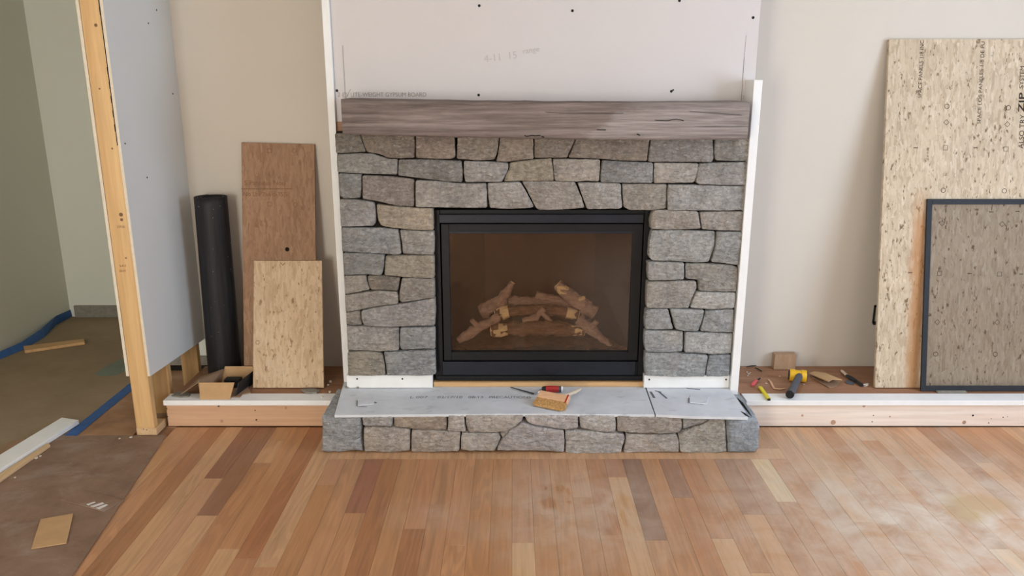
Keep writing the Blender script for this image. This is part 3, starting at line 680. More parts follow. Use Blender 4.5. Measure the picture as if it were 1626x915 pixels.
def block_stone(ptsF, pback, color, seed):
    """corner block whose top runs back to the wall: outline in front, swept back"""
    fr = [atY(x, y, HY) for x, y in ptsF]
    dep = pback - HY; n = 9; vs = []; fs = []; sub = []
    for i in range(len(fr)):
        a, b = fr[i], fr[(i + 1) % len(fr)]; k = max(1, int((b - a).length / .022))
        for j in range(k): sub.append(a + (b - a) * j / k)
    c = sum(sub, Vector()) / len(sub); m = len(sub)
    prof = [(.012, .0), (.004, .006), (0, .018)] + [(0, .018 + (dep - .018) * t / n) for t in range(1, n + 1)]
    for ins, dy in prof:
        for q in sub:
            d = (c - q); p = q + d.normalized() * ins
            j = noise.noise(Vector((p.x * 22, (HY + dy) * 22 + seed, p.z * 22))) * .006
            p = p + d.normalized() * j + Vector((0, dy + noise.noise(Vector((p.x * 30, seed, p.z * 30))) * (.007 if dy < .02 else 0), 0)); vs.append(p)
    nr = len(prof)
    for sc in (.75, .5, .25):
        for q in sub:
            p = c + (q - c) * sc; vs.append(p + Vector((0, noise.noise(Vector((p.x * 30, seed, p.z * 30))) * .008 - .006 * (1 - sc), 0)))
    ctr = len(vs); vs.append(c + Vector((0, -.005, 0)))
    def strip(a, b):
        for j in range(m): k = (j + 1) % m; fs.append((a * m + j, a * m + k, b * m + k, b * m + j))
    for r_ in range(nr - 1): strip(r_, r_ + 1)
    strip(nr, 0); strip(nr + 1, nr); strip(nr + 2, nr + 1)
    for j in range(m): fs.append(((nr + 2) * m + j, (nr + 2) * m + (j + 1) % m, ctr))
    fs.append(tuple((nr - 1) * m + j for j in range(m)))
    o = MB().add(vs, fs).build('stone', 'fieldstone', hearth, smooth=True); o.color = stc(color) + (1,); return o
block_stone(conv([(93,365),(230,362),(362,370),(370,480),(375,600),(250,610),(130,617),(92,600),(88,480)], 'E'), 3.63, (150, 150, 150), 3)
block_stone(conv([(1298,368),(1400,364),(1515,372),(1528,430),(1528,570),(1500,598),(1312,600),(1308,500)], 'F'), 3.63, (146, 151, 156), 8)
core_z = .172
Bx('rubble_core', (atY(640, 690, HY).x - .2, HY + .06, 0.0), (atY(1140, 690, HY).x, 3.63, core_z), 'gap_dark', hearth)
ZC = .190
def slab(name, px):
    return MB().prism([atZ(x, y, ZC) for x, y in px], (0, 0, -.013)).build(name, 'cement_board', hearth, .0015)
slab('cement_board', [(531, 659.5), (700, 658), (860, 657.5), (1039.5, 658.5), (1025, 617), (1021, 606.5), (546, 606.5)])
slab('cement_board', [(1041.5, 658.5), (1100, 661.5), (1188, 663), (1183, 652), (1167, 629), (1152, 607), (1023.5, 606.5), (1027, 617)])
# open slit and loose chips by the right corner stone, a square patch on each end
hs = bpy.data.objects
for pts in ([(1170, 631), (1180, 640), (1194, 661), (1189, 656), (1176, 640)], [(1176, 653), (1183, 656), (1190, 662), (1184, 660)]):
    MB().prism([atZ(x, y, ZC + .0012) for x, y in pts], (0, 0, -.003)).build('open_slit', 'gap_dark', hearth)
for pts, z in (([(566, 645), (594, 642), (595, 631), (568, 634)], .003), ([(1094, 640), (1122, 642), (1126, 631), (1096, 628)], .003)):
    MB().prism([atZ(x, y, ZC) for x, y in pts], (0, 0, z)).build('board_patch', 'cement_board', hearth, .001)
for a, b, w in (((567, 636), (567, 645), .005), ((567, 645), (583, 646), .004), ((1094, 632), (1094, 640), .006), ((1094, 640), (1118, 643), .003), ((1033, 622), (1039, 632), .012), ((1046, 622), (1059, 633), .010), ((1040, 620.5), (1050, 623), .01), ((1090, 617), (1112, 619), .008), ((590, 638), (598, 640), .01)):
    p, q = atZ(*a, ZC + .0035 if abs(a[0] - 567) < 2 or abs(a[0] - 1094) < 2 else ZC + .0006), atZ(*b, ZC + .0035 if abs(a[0] - 567) < 2 or abs(a[0] - 1094) < 2 else ZC + .0006)
    d = (q - p).normalized(); n_ = Vector((-d.y, d.x, 0)) * w / 2
    MB().add([p - n_, q - n_, q + n_, p + n_], [(0, 1, 2, 3)]).build('scratch_mark', 'print_ink_grey', hearth)
for s_, x0p, x1p in (('L 007', 650, 679), ('02/17/10', 694, 734), ('08:13', 743, 767), ('PRECAUTIONS', 776, 843)):
    p = atZ(x0p, 632.5, ZC + .0006); q = atZ(x1p, 632.5, ZC + .0006)
    text(s_, p, (1, 0, 0), (0, 1, 0), .036, 'print_ink_grey', hearth, width=(q - p).x)
for px, py, r, lb in ((560, 613, .014, 'largest grey stone chip by the left corner board on the hearth'), (552, 616, .012, 'leftmost grey stone chip by the left corner board on the hearth'), (568, 617, .008, 'smallest, rightmost grey stone chip by the left corner board on the hearth')):
    p = atZ(px, py, ZC); pts = [p + Vector((math.cos(a) * r * random.uniform(.7, 1.2), math.sin(a) * r * .7, -.001)) for a in [i * 1.05 for i in range(6)]]
    meta(MB().prism(pts, (0, 0, .010)).build('stone_chip', 'grey_scrap', None, .002), lb, 'chip', 'stone chips on the left end of the hearth')

# ------------------------------------------------------------------ mantel
YM = 3.50
def lerp(tab, x):
    for (a, b), (c, d) in zip(tab, tab[1:]):
        if x <= c: return b + (d - b) * (x - a) / (c - a)
    return tab[-1][1]
tt = [(541, 157.5), (720, 161), (904, 163), (1040, 163), (1192, 162)]; bb = [(541, 213.5), (720, 218.5), (904, 221.5), (1040, 222.5), (1192, 222)]
m = MB(); vs = []; fs = []; n = 64; prof = None
for i in range(n + 1):
    px = 541 + (1191.5 - 541) * i / n; T = atY(px, lerp(tt, px), YM); B = atY(px, lerp(bb, px), YM); x = T.x
    w = lambda s: noise.noise(Vector((x * 9, s, 0))) * .0025 + noise.noise(Vector((x * 40, s, 0))) * .001
    zt_, zb_ = T.z + w(1), B.z + w(2); fy = YM + w(3); hgt = zt_ - zb_
    sec = [(YC - .001, zt_), (fy + .010, zt_), (fy + .003, zt_ - .003), (fy, zt_ - .010)] + [(fy + noise.noise(Vector((x * 7, k * 2.3, 5))) * .002, zt_ - hgt * k / 6) for k in range(1, 6)] + [(fy, zb_ + .012), (fy + .004, zb_ + .004), (fy + .012, zb_), (YC - .001, zb_)]
    vs += [Vector((x, a, b)) for a, b in sec]; k_ = len(sec)
for i in range(n):
    for j in range(k_): q = (j + 1) % k_; fs.append((i * k_ + j, i * k_ + q, (i + 1) * k_ + q, (i + 1) * k_ + j))
fs += [tuple(range(k_)), tuple(range(n * k_, (n + 1) * k_))]
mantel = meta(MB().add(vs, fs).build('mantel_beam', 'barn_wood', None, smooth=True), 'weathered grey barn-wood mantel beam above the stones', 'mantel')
def crack(pts, w=.003):
    m = MB()
    for a, b in zip(pts, pts[1:]):
        p, q = atY(*a, YM - .0045), atY(*b, YM - .0045); d = (q - p).normalized(); n_ = Vector((-d.z, 0, d.x)) * w / 2
        m.prism([p - n_, q - n_, q + n_, p + n_], (0, .006, 0))
    m.build('crack', 'gap_dark', mantel)
crack([(1040, 191), (1060, 192), (1074, 189), (1079, 190), (1086, 192)], .0022); crack([(866, 178), (900, 180), (990, 180)], .0014); crack([(948, 206), (962, 206.5)], .003); crack([(1095, 177), (1140, 180), (1178, 183)], .0012)
crack([(1012, 213), (1016, 215)], .004); crack([(860, 217), (864, 218)], .004); crack([(833, 215), (836, 217), (845, 215), (850, 216), (858, 215)], .003)

# ------------------------------------------------------------------ gas fireplace
fp = empty('gas_fireplace', (.14, 3.70, .2145), 'black steel gas fireplace with a glass front set in the stones', 'fireplace')
def pbar(name, mat, y, d, x0, y0, x1, y1, bevel=.002):      # box from photo corners on the plane Y = y
    a = atY(x0, y1, y); b = atY(x1, y0, y); c_ = atY(x0, y0, y); lo = ((a.x + c_.x) / 2, y, a.z); hi = ((atY(x1, y1, y).x + b.x) / 2, y + d, b.z)
    return Bx(name, lo, hi, mat, fp, bevel), lo, hi
X0, X1, Z0, Z1 = -.378, .652, .2145, atY(860, 333, 3.66).z
# outer frame
gx0, gx1 = atY(703, 460, 3.665).x, atY(1016, 460, 3.665).x; gz0, gz1 = atY(860, 571, 3.665).z, atY(860, 355, 3.665).z
Bx('side_panel', (X0, 3.655, Z0), (gx0 - .006, 3.71, Z1), 'black_steel', fp, .002); Bx('side_panel', (gx1 + .006, 3.655, Z0), (X1, 3.71, Z1), 'black_steel', fp, .002)
Bx('top_panel', (gx0 - .005, 3.657, gz1 + .004), (gx1 + .005, 3.71, Z1), 'black_steel', fp, .002)
Bx('bottom_panel', (gx0 - .005, 3.657, Z0), (gx1 + .005, 3.71, gz0 - .01), 'black_steel', fp, .002)
a = atY(697, 354, 3.648); b = atY(1022, 340, 3.648); Bx('hood', (a.x, 3.635, a.z), (b.x, 3.656, b.z), 'blue_black_steel', fp, .004)
a = atY(703, 595, 3.65); b = atY(1009, 574, 3.65); Bx('access_panel', (a.x, 3.640, a.z), (b.x, 3.657, b.z), 'blue_black_steel', fp, .003)
a = atY(694, 602, 3.65); b = atY(1020, 597, 3.65); Bx('bottom_lip', (a.x, 3.645, Z0 + .002), (b.x, 3.656, b.z), 'black_steel', fp, .002)
# glass frame
o0 = (gx0, gz0); o1 = (gx1, gz1); i0x, i1x = atY(715, 470, 3.655).x, atY(1001, 470, 3.655).x; i0z, i1z = atY(860, 559, 3.655).z, atY(860, 369, 3.655).z
for lo, hi in (((gx0, 3.65, gz0), (i0x, 3.685, gz1)), ((i1x, 3.65, gz0), (gx1, 3.685, gz1)), ((i0x, 3.65, gz0), (i1x, 3.685, i0z)), ((i0x, 3.65, i1z), (i1x, 3.685, gz1))):
    Bx('door_rail', lo, hi, 'black_steel', fp, .002)
Bx('trim_bead', (i0x, 3.6475, i1z - .004), (i1x, 3.651, i1z + .006), 'blue_black_steel', fp, .001)
Bx('glass_pane', (i0x - .004, 3.664, i0z - .004), (i1x + .004, 3.668, i1z + .004), 'fire_glass', fp)
# firebox interior
bx0, bx1 = atY(770, 440, 4.0).x, atY(944, 440, 4.0).x; fy = 3.69; by = 4.005
zf0, zf1 = i0z - .02, i1z + .02
MB().prism([(bx0, by, zf0), (bx1, by, zf0), (bx1, by, zf1), (bx0, by, zf1)], (0, .01, 0)).build('back_panel', 'firebox_liner', fp)
MB().prism([(i0x - .01, fy, zf0), (bx0, by, zf0), (bx0, by, zf1), (i0x - .01, fy, zf1)], (-.012, 0, 0)).build('side_liner', 'firebox_dark', fp)
MB().prism([(i1x + .01, fy, zf0), (bx1, by, zf0), (bx1, by, zf1), (i1x + .01, fy, zf1)], (.012, 0, 0)).build('side_liner', 'firebox_dark', fp)
MB().prism([(i0x - .02, fy, zf1), (i1x + .02, fy, zf1), (bx1, by, zf1), (bx0, by, zf1)], (0, 0, .01)).build('top_liner', 'firebox_dark', fp)
m = MB(); nx, ny = 44, 12; vs = []
for j in range(ny + 1):
    for i in range(nx + 1):
        y = fy + (by - fy) * j / ny; t = (y - fy) / (by - fy); xl = i0x - .01 + (bx0 - i0x + .01) * t; xr = i1x + .01 + (bx1 - i1x - .01) * t; x = xl + (xr - xl) * i / nx
        hump = .03 * max(0, 1 - abs(x - .14) / .34) * (1 - abs(t - .35)); vs.append((x, y, zf0 + .020 + hump + .016 * noise.noise(Vector((x * 28, y * 28, 0)))))
m.add(vs, [(j * (nx + 1) + i, j * (nx + 1) + i + 1, (j + 1) * (nx + 1) + i + 1, (j + 1) * (nx + 1) + i) for j in range(ny) for i in range(nx)])
o = m.build('ember_bed', 'ember', fp, smooth=True); o['kind'] = 'stuff'
# ceramic logs lying on the embers
def lp(x, y, Y): return atY(720 + x * .1722, 430 + y * .1722, Y)
def log(label, pts, Y, rad, mat='log_grey', ends=(0, 0), jit=.5, extra=()):
    P = [lp(x, y, yy) for (x, y), yy in zip(pts, Y if isinstance(Y, (list, tuple)) else [Y] * len(pts))]
    Q = []; RR = []; ns = 7
    for i in range(len(P) - 1):
        for j in range(ns): t = j / ns; Q.append(P[i].lerp(P[i + 1], t)); RR.append(rad[i] + (rad[i + 1] - rad[i]) * t)
    Q.append(P[-1]); RR.append(rad[-1]); s = .1722 / F * 3.95
    RR = [r * s for r in RR]
    root = empty('ceramic_log', (sum((q.x for q in Q)) / len(Q), Q[0].y, min(q.z for q in Q)), label, 'log')
    MB().tube(Q, RR, 14, jit=.45).build('bark', mat, root, smooth=True)
    for e, k in zip(ends, (0, -1)):
        if e:
            a = Q[0] if k == 0 else Q[-1]; b = Q[e] if k == 0 else Q[-1 - e]; r = RR[k]
            d = (a - b).normalized()
            MB().tube([b, b.lerp(a, .5), a + d * .004], [r * 1.12, r * 1.14, r * .85], 11, jit=.4).build('split_end', 'log_cut', root)
    for pts2, rr in extra:
        MB().tube([lp(x, y, yy) for x, y, yy in pts2], [r * s for r in rr], 10, jit=.5).build('stub', 'log_cut' if rr[0] < 30 else mat, root, smooth=True)
    return root
log('long ceramic log lying across the back of the fire', [(250, 380), (420, 300), (600, 292), (850, 310), (1100, 350)], 3.92, [66, 72, 62, 60, 50])
log('forked ceramic log stub pointing up on the left', [(420, 330), (470, 230), (545, 112)], [3.88, 3.89, 3.90], [72, 50, 26], ends=(0, 6))
log('thick ceramic log sloping down to the right with a split top end', [(960, 128), (1050, 220), (1180, 310), (1300, 400)], [3.90, 3.89, 3.87, 3.86], [50, 60, 74, 66], ends=(6, 0), extra=[([(1170, 260, 3.85), (1200, 250, 3.82)], [22, 16])])
log('short ceramic log behind the centre, right of the middle', [(760, 225), (900, 265), (1120, 320)], [3.93, 3.93, 3.91], [44, 46, 40])
log('charred middle ceramic log under the long one', [(390, 405), (560, 370), (760, 360), (960, 370), (1150, 410)], 3.84, [50, 50, 46, 46, 46], 'log_char', ends=(5, 4))
log('charred front ceramic log with pale split ends', [(350, 555), (560, 535), (800, 530), (1000, 535), (1205, 565)], 3.78, [58, 66, 70, 66, 48], 'log_char', ends=(5, 5))
log('slim ceramic log slanting down to the left front', [(40, 645), (200, 545), (420, 425)], [3.74, 3.76, 3.80], [36, 46, 42], extra=[([(230, 520, 3.76), (165, 455, 3.75)], [30, 20])])
log('slim ceramic log slanting down to the right front', [(1150, 450), (1290, 560), (1445, 690)], [3.79, 3.76, 3.74], [52, 48, 22], ends=(0, 3), extra=[([(1270, 520, 3.75), (1325, 465, 3.74)], [30, 22])])
log('small forked ceramic twig in the middle of the fire', [(640, 470), (760, 430), (840, 350)], [3.80, 3.80, 3.80], [30, 36, 24], extra=[([(820, 390, 3.80), (900, 470, 3.79)], [32, 20])])

# ------------------------------------------------------------------ ledges left and right
ZL = .145
def ledge(name, label, x0, x1, col):
    r = empty(name, ((x0 + x1) / 2, 3.58, 0), label, 'ledge')
    o = Bx('front_board', (x0 + .006, 3.577, .004), (x1, 3.615, .119), 'pine_long', r, .002); o.color = col
    Bx('cap_board', (x0, 3.563, .119), (x1, 3.655, ZL), 'white_primer', r, .002)
    return r, o
ll, fb = ledge('built_in_ledge', 'low pine ledge with a white edge left of the hearth', -1.702, hx0 - .004, S((228, 196, 168)))
Bx('deck', (-1.675, 3.657, .119), (-.846, YN - .001, ZL - .001), 'plywood_deck', ll); Bx('cap_board', (hx0 - .004, 3.637, .119), (-.846, 3.655, ZL), 'white_primer', ll)
rl, fb2 = ledge('built_in_ledge', 'low pale pine ledge with a white edge right of the hearth', hx1 + .004, XR - .001, S((255, 252, 250)))
Bx('deck', (1.113, 3.657, .119), (XR - .001, YN - .001, ZL - .001), 'plywood_deck', rl)
def nails(par, px):
    for x, y, r in px: p = atY(x, y, 3.5762); MB().tube([p, p + Vector((0, .003, 0))], r, 8).build('nail_hole', 'screw_black', par)
nails(ll, ((265, 649, .003), (266, 662, .003), (347, 645, .005), (405, 652, .003), (407, 667, .004)))
nails(rl, ((1387, 660, .003), (1385, 670, .003), (1545, 660, .005), (1570, 672, .003), (1593, 663, .003), (1600, 662, .002), (1574, 665, .002)))
for par, px in ((ll, ((352, 669, .008), (454, 648, .006))), (rl, ((1274, 660, .006), (1323, 671, .013), (1372, 645, .007), (1413, 662, .004), (1531, 671, .010)))):
    for x, y, r in px: p = atY(x, y, 3.5764); MB().tube([p, p + Vector((0, .002, 0))], r, 10).build('knot', 'pine_knot', par)

# ------------------------------------------------------------------ leaning boards
def lean_board(name, label, px, Yb, Yt, ztop_from, th, mat, cat='board'):
    """px: top-left, top-right, bottom-right, bottom-left in the photo; stands at Yb on the ledge, top at Yt"""
    tl, tr, br, bl = px; b0, b1 = atZ(*bl, ZL), atZ(*br, ZL); Yb = (b0.y + b1.y) / 2
    b0 = Vector((b0.x, Yb, ZL + .004)); b1 = Vector((b1.x, Yb, ZL + .004)); t0, t1 = atY(*tl, Yt), atY(*tr, Yt)
    zt_ = (t0.z + t1.z) / 2; up = (Vector((0, Yt, zt_)) - Vector((0, Yb, ZL))).normalized(); nrm = Vector((0, up.z, -up.y))
    o = MB().prism([b0, b1, t1, t0], nrm * th).build(name, mat, None, .0012)
    return meta(o, label, cat), Vector((0, Yb, ZL)), nrm, up
def on(px, py, p0, nrm): return atP(px, py, p0 - nrm * .0008, nrm)
# big pale panel on the right
tb = (1412, 62), (1800, 66), (1800, 617), (1389, 617)
b0 = atZ(1389, 617, ZL); t0 = atY(1412, 62, 4.02); Yb = b0.y; up = (Vector((0, t0.y, t0.z)) - Vector((0, Yb, ZL))).normalized(); nrm = Vector((0, up.z, -up.y))
Wp = 1.22
zq = ZL + .018 * up.y + .0005
big = MB().prism([Vector((b0.x, Yb, zq)), Vector((b0.x + Wp, Yb, zq)), Vector((t0.x + Wp, t0.y, t0.z)), Vector((t0.x, t0.y, t0.z))], nrm * .018).build('strand_board', 'osb_pale', None, .0012)
meta(big, 'tall pale strand board panel leaning in the right niche', 'board'); p0 = Vector((0, Yb, ZL)); X_ = Vector((1, 0, 0))
def zA(x, y): return (1370 + x * .3278, 40 + y * .3278)
def zB(x, y): return (1370 + x * .3932, 330 + y * .3932)
for q in (zA(408, 393), zA(705, 400), zA(390, 800), zA(686, 803), zB(294, 591), zB(535, 592)): ring_mark(on(*q, p0, nrm), X_, up, .0125, 14, 'print_ink', big)
for q in (zA(405, 471), zA(700, 480), zB(320, 62), zB(563, 66), zB(301, 462), zB(543, 463)): ring_mark(on(*q, p0, nrm), X_, up, .0145, 4, 'print_ink', big, 0, .2)
for q in (zA(401, 594), zA(694, 600), zB(310, 265), zB(552, 268)): ring_mark(on(*q, p0, nrm), X_, up, .0165, 4, 'print_ink', big, math.pi / 4, .17)
for q in (zA(257, 594), zA(547, 594), zB(191, 262), zB(431, 266), zB(518, 17), zB(625, 15), zB(640, 268)): dash_mark(on(*q, p0, nrm), X_, up, .021, .004, 'print_ink', big)
def vtext(s, px, pyb, pyt, size, bold=0, mat='print_ink'):
    a = on(px, pyb, p0, nrm); b = on(px, pyt, p0, nrm); text(s, a, up, (-1, 0, 0), size, mat, big, width=(b - a).length, bold=bold)
vtext('SPACE PANELS 1/8 INC', 1463, 156, 64, .026); vtext('SPACE LOS PANELES 1/8 DE PU', 1557, 197, 66, .026)
vtext('ALSO TRY', 1625, 236, 182, .036); vtext('ZIP', 1626, 178, 147, .042, .02); vtext('SYSTEM', 1625, 140, 105, .03)
# fire screen leaning on it
s0 = atZ(1462, 622, ZL); s1 = atP(1465.5, 316, p0 - nrm * .012, nrm)
# leaning frame: foot at s0.y, top resting on the panel
sb = Vector((s0.x, s0.y, ZL + .0025)); st_ = Vector((s0.x + .004, s1.y, s1.z)); su = (st_ - sb); sl = su.length; su.normalize(); sn = Vector((0, su.z, -su.y)); SW = 1.03
screen = empty('fire_screen', (sb.x + SW / 2, sb.y, ZL), 'black framed mesh fire screen leaning against the pale panel', 'fire screen')
bw = .026; bt = .011
def sbar(o_, ax, la, bx_, lb, name='frame_bar', mat='screen_frame_steel', th=bt, off=0):
    o_ = o_ + sn * off; MB().prism([o_, o_ + ax * la, o_ + ax * la + bx_ * lb, o_ + bx_ * lb], sn * th).build(name, mat, screen, .0015 if th > .005 else 0)
sbar(sb, X_, bw, su, sl); sbar(sb + X_ * (SW - bw), X_, bw, su, sl); sbar(sb + X_ * bw, X_, SW - 2 * bw, su, bw); sbar(sb + X_ * bw + su * (sl - bw), X_, SW - 2 * bw, su, bw)
sbar(sb + X_ * bw + su * bw, X_, SW - 2 * bw, su, sl - 2 * bw, 'mesh_panel', 'screen_mesh', .001, .005)
meta(Bx('shim', (sb.x + .075, sb.y - .02, ZL), (sb.x + .22, sb.y - .003, ZL + .008), 'grey_scrap'), 'dark flat shim lying under the fire screen', 'shim')
# tall brown board and small strand board on the left
tall, tp, tn, tu = lean_board('strand_board', 'tall weathered brown board leaning on the cream wall in the left niche', ((383, 226), (499, 229), (504, 606), (388, 606)), 0, 4.022, 0, .016, 'osb_brown')
def zT(x, y): return (240 + x * .4812, 200 + y * .4812)
for q, k, r, rt in ((zT(390, 82), 4, .016, math.pi / 4), (zT(391, 258), 4, .016, math.pi / 4), (zT(472, 82), 4, .014, 0), (zT(476, 260), 12, .012, 0)): ring_mark(on(*q, tp, tn), X_, tu, r, k, 'print_ink_faint', tall, rt)
dash_mark(on(*zT(390, 158), tp, tn), X_, tu, .004, .024, 'print_ink_faint', tall)
a = on(387, 300.5, tp, tn); dash_mark(on(424, 300, tp, tn), X_, tu, .26, .004, 'print_ink_faint', tall, 'printed_line')
text('S Panneau Nou', on(388, 294, tp, tn), X_, tu, .034, 'print_ink_faint', tall, width=.205); text('No Lbs 2x6 d-35|S', on(386, 311.5, tp, tn), X_, tu, .030, 'print_ink_faint', tall, width=.225)
p = on(456, 396, tp, tn); MB().tube([p, p + tn * .002], .011, 12).build('knot_hole', 'gap_dark', tall)
b0 = atZ(402, 617, ZL); b1 = atZ(514, 617.5, ZL); Ys = (b0.y + b1.y) / 2
# plane of the tall board at the small one's top edge
q0 = atP(403, 414, tp - tn * .017, tn); q1 = atP(511, 416, tp - tn * .017, tn); v_ = (Vector((0, q0.y, q0.z)) - Vector((0, Ys, ZL))).normalized(); n2 = Vector((0, v_.z, -v_.y)); sp0 = Vector((0, Ys, ZL))
small = MB().prism([Vector((b0.x, Ys, ZL + .004)), Vector((b1.x, Ys, ZL + .004)), Vector((q1.x, q1.y, q0.z)), Vector((q0.x, q0.y, q0.z))], n2 * .015).build('strand_board', 'osb_tan', None, .0012)
meta(small, 'small golden strand board offcut leaning on the tall brown board', 'board')
for q in (zT(351, 715), zT(540, 716)): ring_mark(on(*q, sp0, n2), X_, v_, .011, 12, 'print_ink_faint', small)
for q in (zT(350, 767), zT(539, 767)): ring_mark(on(*q, sp0, n2), X_, v_, .014, 4, 'print_ink_faint', small)
for q in (zT(351, 845), zT(538, 845)): ring_mark(on(*q, sp0, n2), X_, v_, .015, 4, 'print_ink_faint', small, math.pi / 4)
for q in (zT(434, 850),): dash_mark(on(*q, sp0, n2), X_, v_, .02, .004, 'print_ink_faint', small)
for q in (zT(435, 452), zT(540, 453)):
    c = on(*q, sp0, n2); r = .014
    MB().add([c + X_ * r, c - v_ * r, c - X_ * r, c + X_ * r * .7, c - v_ * r * .7, c - X_ * r * .7], [(0, 1, 4, 3), (1, 2, 5, 4)]).build('nailing_mark', 'print_ink_faint', small)

# ------------------------------------------------------------------ black roll
p1 = atY(359, 588, 3.93); p1.z = ZL; t1 = atY(335.5, 312, 3.935)
m = MB(); vs = []; fs = []; turns = 2.6; ns = 84; nl = 26
ax = (t1 - p1)
for i in range(nl + 1):
    t = i / nl; c = p1 + ax * t
    rb = .085 + .004 * (1 - t); 
    for j in range(ns + 1):
        u = j / ns; a = -turns * 2 * math.pi * u + R(-25); r = rb * (.55 + .45 * u)
        flap = 0
        if u > .90: flap = (u - .90) / .10 * .022 * (1 - t) * math.sin(min(1, (1 - t) * 1.6) * math.pi / 2)
        r += flap; vs.append(c + Vector((math.cos(a) * r, math.sin(a) * r * .95, 0)))
for i in range(nl):
    for j in range(ns): k = i * (ns + 1) + j; fs.append((k, k + 1, k + ns + 2, k + ns + 1))
roll = MB().add(vs, fs).build('felt_roll', 'black_felt', None, smooth=True)
mo = roll.modifiers.new('thickness', 'SOLIDIFY'); mo.thickness = .0035; mo.offset = 0
meta(roll, 'rolled-up black sheet material standing in the left niche', 'roll')

# ------------------------------------------------------------------ cardboard box on the left ledge
box = empty('cardboard_box', (-1.40, 3.70, ZL), 'torn open cardboard box on the ledge in front of the black roll', 'box')
zf = ZL + .001
A = atZ(318, 634, zf); Bq = atZ(366, 634, zf); yF = A.y; xl, xr = A.x, Bq.x + .01; yR = 3.785
Bx('bottom', (xl, yF + .02, zf), (xr + .03, yR, zf + .004), 'cardboard_dull', box)
MB().prism([(xl + .02, yR, zf), (xr + .04, yR, zf), (xr + .035, yR + .02, zf + .085), (xl + .05, yR + .02, zf + .085)], (0, .004, 0)).build('back_panel', 'cardboard', box)
MB().prism([(xr, yF + .03, zf), (xr + .035, yR, zf), (xr + .05, yR + .01, zf + .075), (xr + .02, yF + .04, zf + .07)], (.004, 0, 0)).build('side_panel', 'black_print', box)
MB().prism([(xl, yF + .02, zf), (xl + .03, yR, zf), (xl + .05, yR + .01, zf + .075), (xl - .012, yF + .03, zf + .085)], (-.004, 0, 0)).build('side_panel', 'cardboard_dull', box)
h = atY(340, 608, yF + .012).z
MB().prism([(xl, yF - .004, zf), (xr - .012, yF - .004, zf), (xr - .004, yF + .002, zf + (h - zf) * .35), (xr + .012, yF + .012, h), (xl - .002, yF + .012, h)], (0, .004, 0)).build('front_flap', 'cardboard', box)
MB().prism([(xl - .01, yF + .03, zf + .075), (xl + .045, yR, zf + .075), (xl - .06, yR - .03, zf + .045), (xl - .105, yF + .03, zf + .012)], (0, 0, .004)).build('side_flap', 'cardboard_dull', box)
meta(Bx('black_tray', (xr - .085, yR - .075, zf + .0045), (xr - .005, yR - .03, zf + .05), 'black_print', None, .004), 'small black container inside the torn cardboard box', 'container')
def scrap(name, label, px, z, th, mat, cat='scrap', group=None, bend=0):
    P = [atZ(x, y, z) for x, y in px]
    o = MB().prism(P, (0, 0, th)).build(name, mat, None, min(.0015, th * .3)); return meta(o, label, cat, group)
scrap('grey_flake', 'grey flat flake of stone on the ledge at the box flap', [(272, 630), (280, 624), (294, 622), (303, 627), (300, 631), (288, 632)], ZL + .0003, .006, 'grey_scrap', 'flake')
scrap('grey_flake', 'grey oval stone flake at the foot of the small strand board', [(478, 621.5), (486, 619.5), (500, 619.5), (508, 622), (503, 625.5), (488, 626)], ZL + .0003, .010, 'grey_scrap', 'flake')
scrap('hardboard_scrap', 'brown scrap on the deck between the box and the small board', [(378, 624), (385, 617), (396, 619), (398, 625), (388, 627)], ZL + .0003, .005, 'cardboard_dull')
for px, py, r, lb in ((525, 607, .010, 'white plaster crumb far back on the brown deck beside the small strand board'), (521, 612, .006, 'tiny crumb just in front of the white crumb far back on the left deck'), (524, 623.5, .009, 'white plaster crumb at the white ledge edge left of the corner board'), (538, 623, .007, 'white crumb touching the foot of the left corner board'), (512, 631, .008, 'grey crumb lying on the white ledge edge in front of the oval flake')):
    p = atZ(px, py, ZL); Q = [p + Vector((math.cos(a) * r * random.uniform(.6, 1.2), math.sin(a) * r, .0)) for a in [k * 1.257 for k in range(5)]]
    meta(MB().prism(Q, (0, 0, r * .8)).build('plaster_crumb', 'plaster_crumb', None, .001), lb, 'crumb', 'plaster crumbs on the left ledge')

# ------------------------------------------------------------------ tools on the hearth
br = atZ(885, 645, ZC)
brush = empty('bench_brush', (br.x, br.y, ZC), 'wooden bench brush with golden bristles lying on the hearth', 'brush')
c0 = atZ(856, 634, ZC + .02); c1 = atZ(897, 642, ZC + .02); d = (c1 - c0); d.z = 0; L = d.length; d.normalize(); nb = Vector((d.y, -d.x, 0)); up3 = Vector((0, 0, 1))
tl = (nb * .86 - up3 * .5).normalized(); t2 = d.cross(tl).normalized()
cb = c0 + d * L / 2 + nb * -.020 + up3 * .012
MB().obox(cb, d * (L / 2 + .012), tl * .022, t2 * .013).build('block', 'brush_wood', brush, .006)
m = MB(); vs = []; fs = []; nx = 26; root = cb + tl * .020
for s in (0, 1):
    for k in (0, 1):
        pass
prof = [(0, .011), (.02, .014), (.042, .018), (.054, .013)]
for w, hw in prof:
    ring = []
    for i in range(nx + 1): t = -1 + 2 * i / nx; ring.append(root + d * t * (L / 2 + .008 + w * .12 - .012 * (w > .05)) + tl * (w + .004 * noise.noise(Vector((i * 1.3, w * 90, 0)))) - t2 * hw)
    for i in range(nx, -1, -1): t = -1 + 2 * i / nx; ring.append(root + d * t * (L / 2 + .008 + w * .12 - .012 * (w > .05)) + tl * (w + .004 * noise.noise(Vector((i * 1.3, w * 90, 7)))) + t2 * hw)
    vs += ring
rn = 2 * (nx + 1)
for a in range(len(prof) - 1):
    for j in range(rn): k = (j + 1) % rn; fs.append((a * rn + j, a * rn + k, (a + 1) * rn + k, (a + 1) * rn + j))
base = (len(prof) - 1) * rn
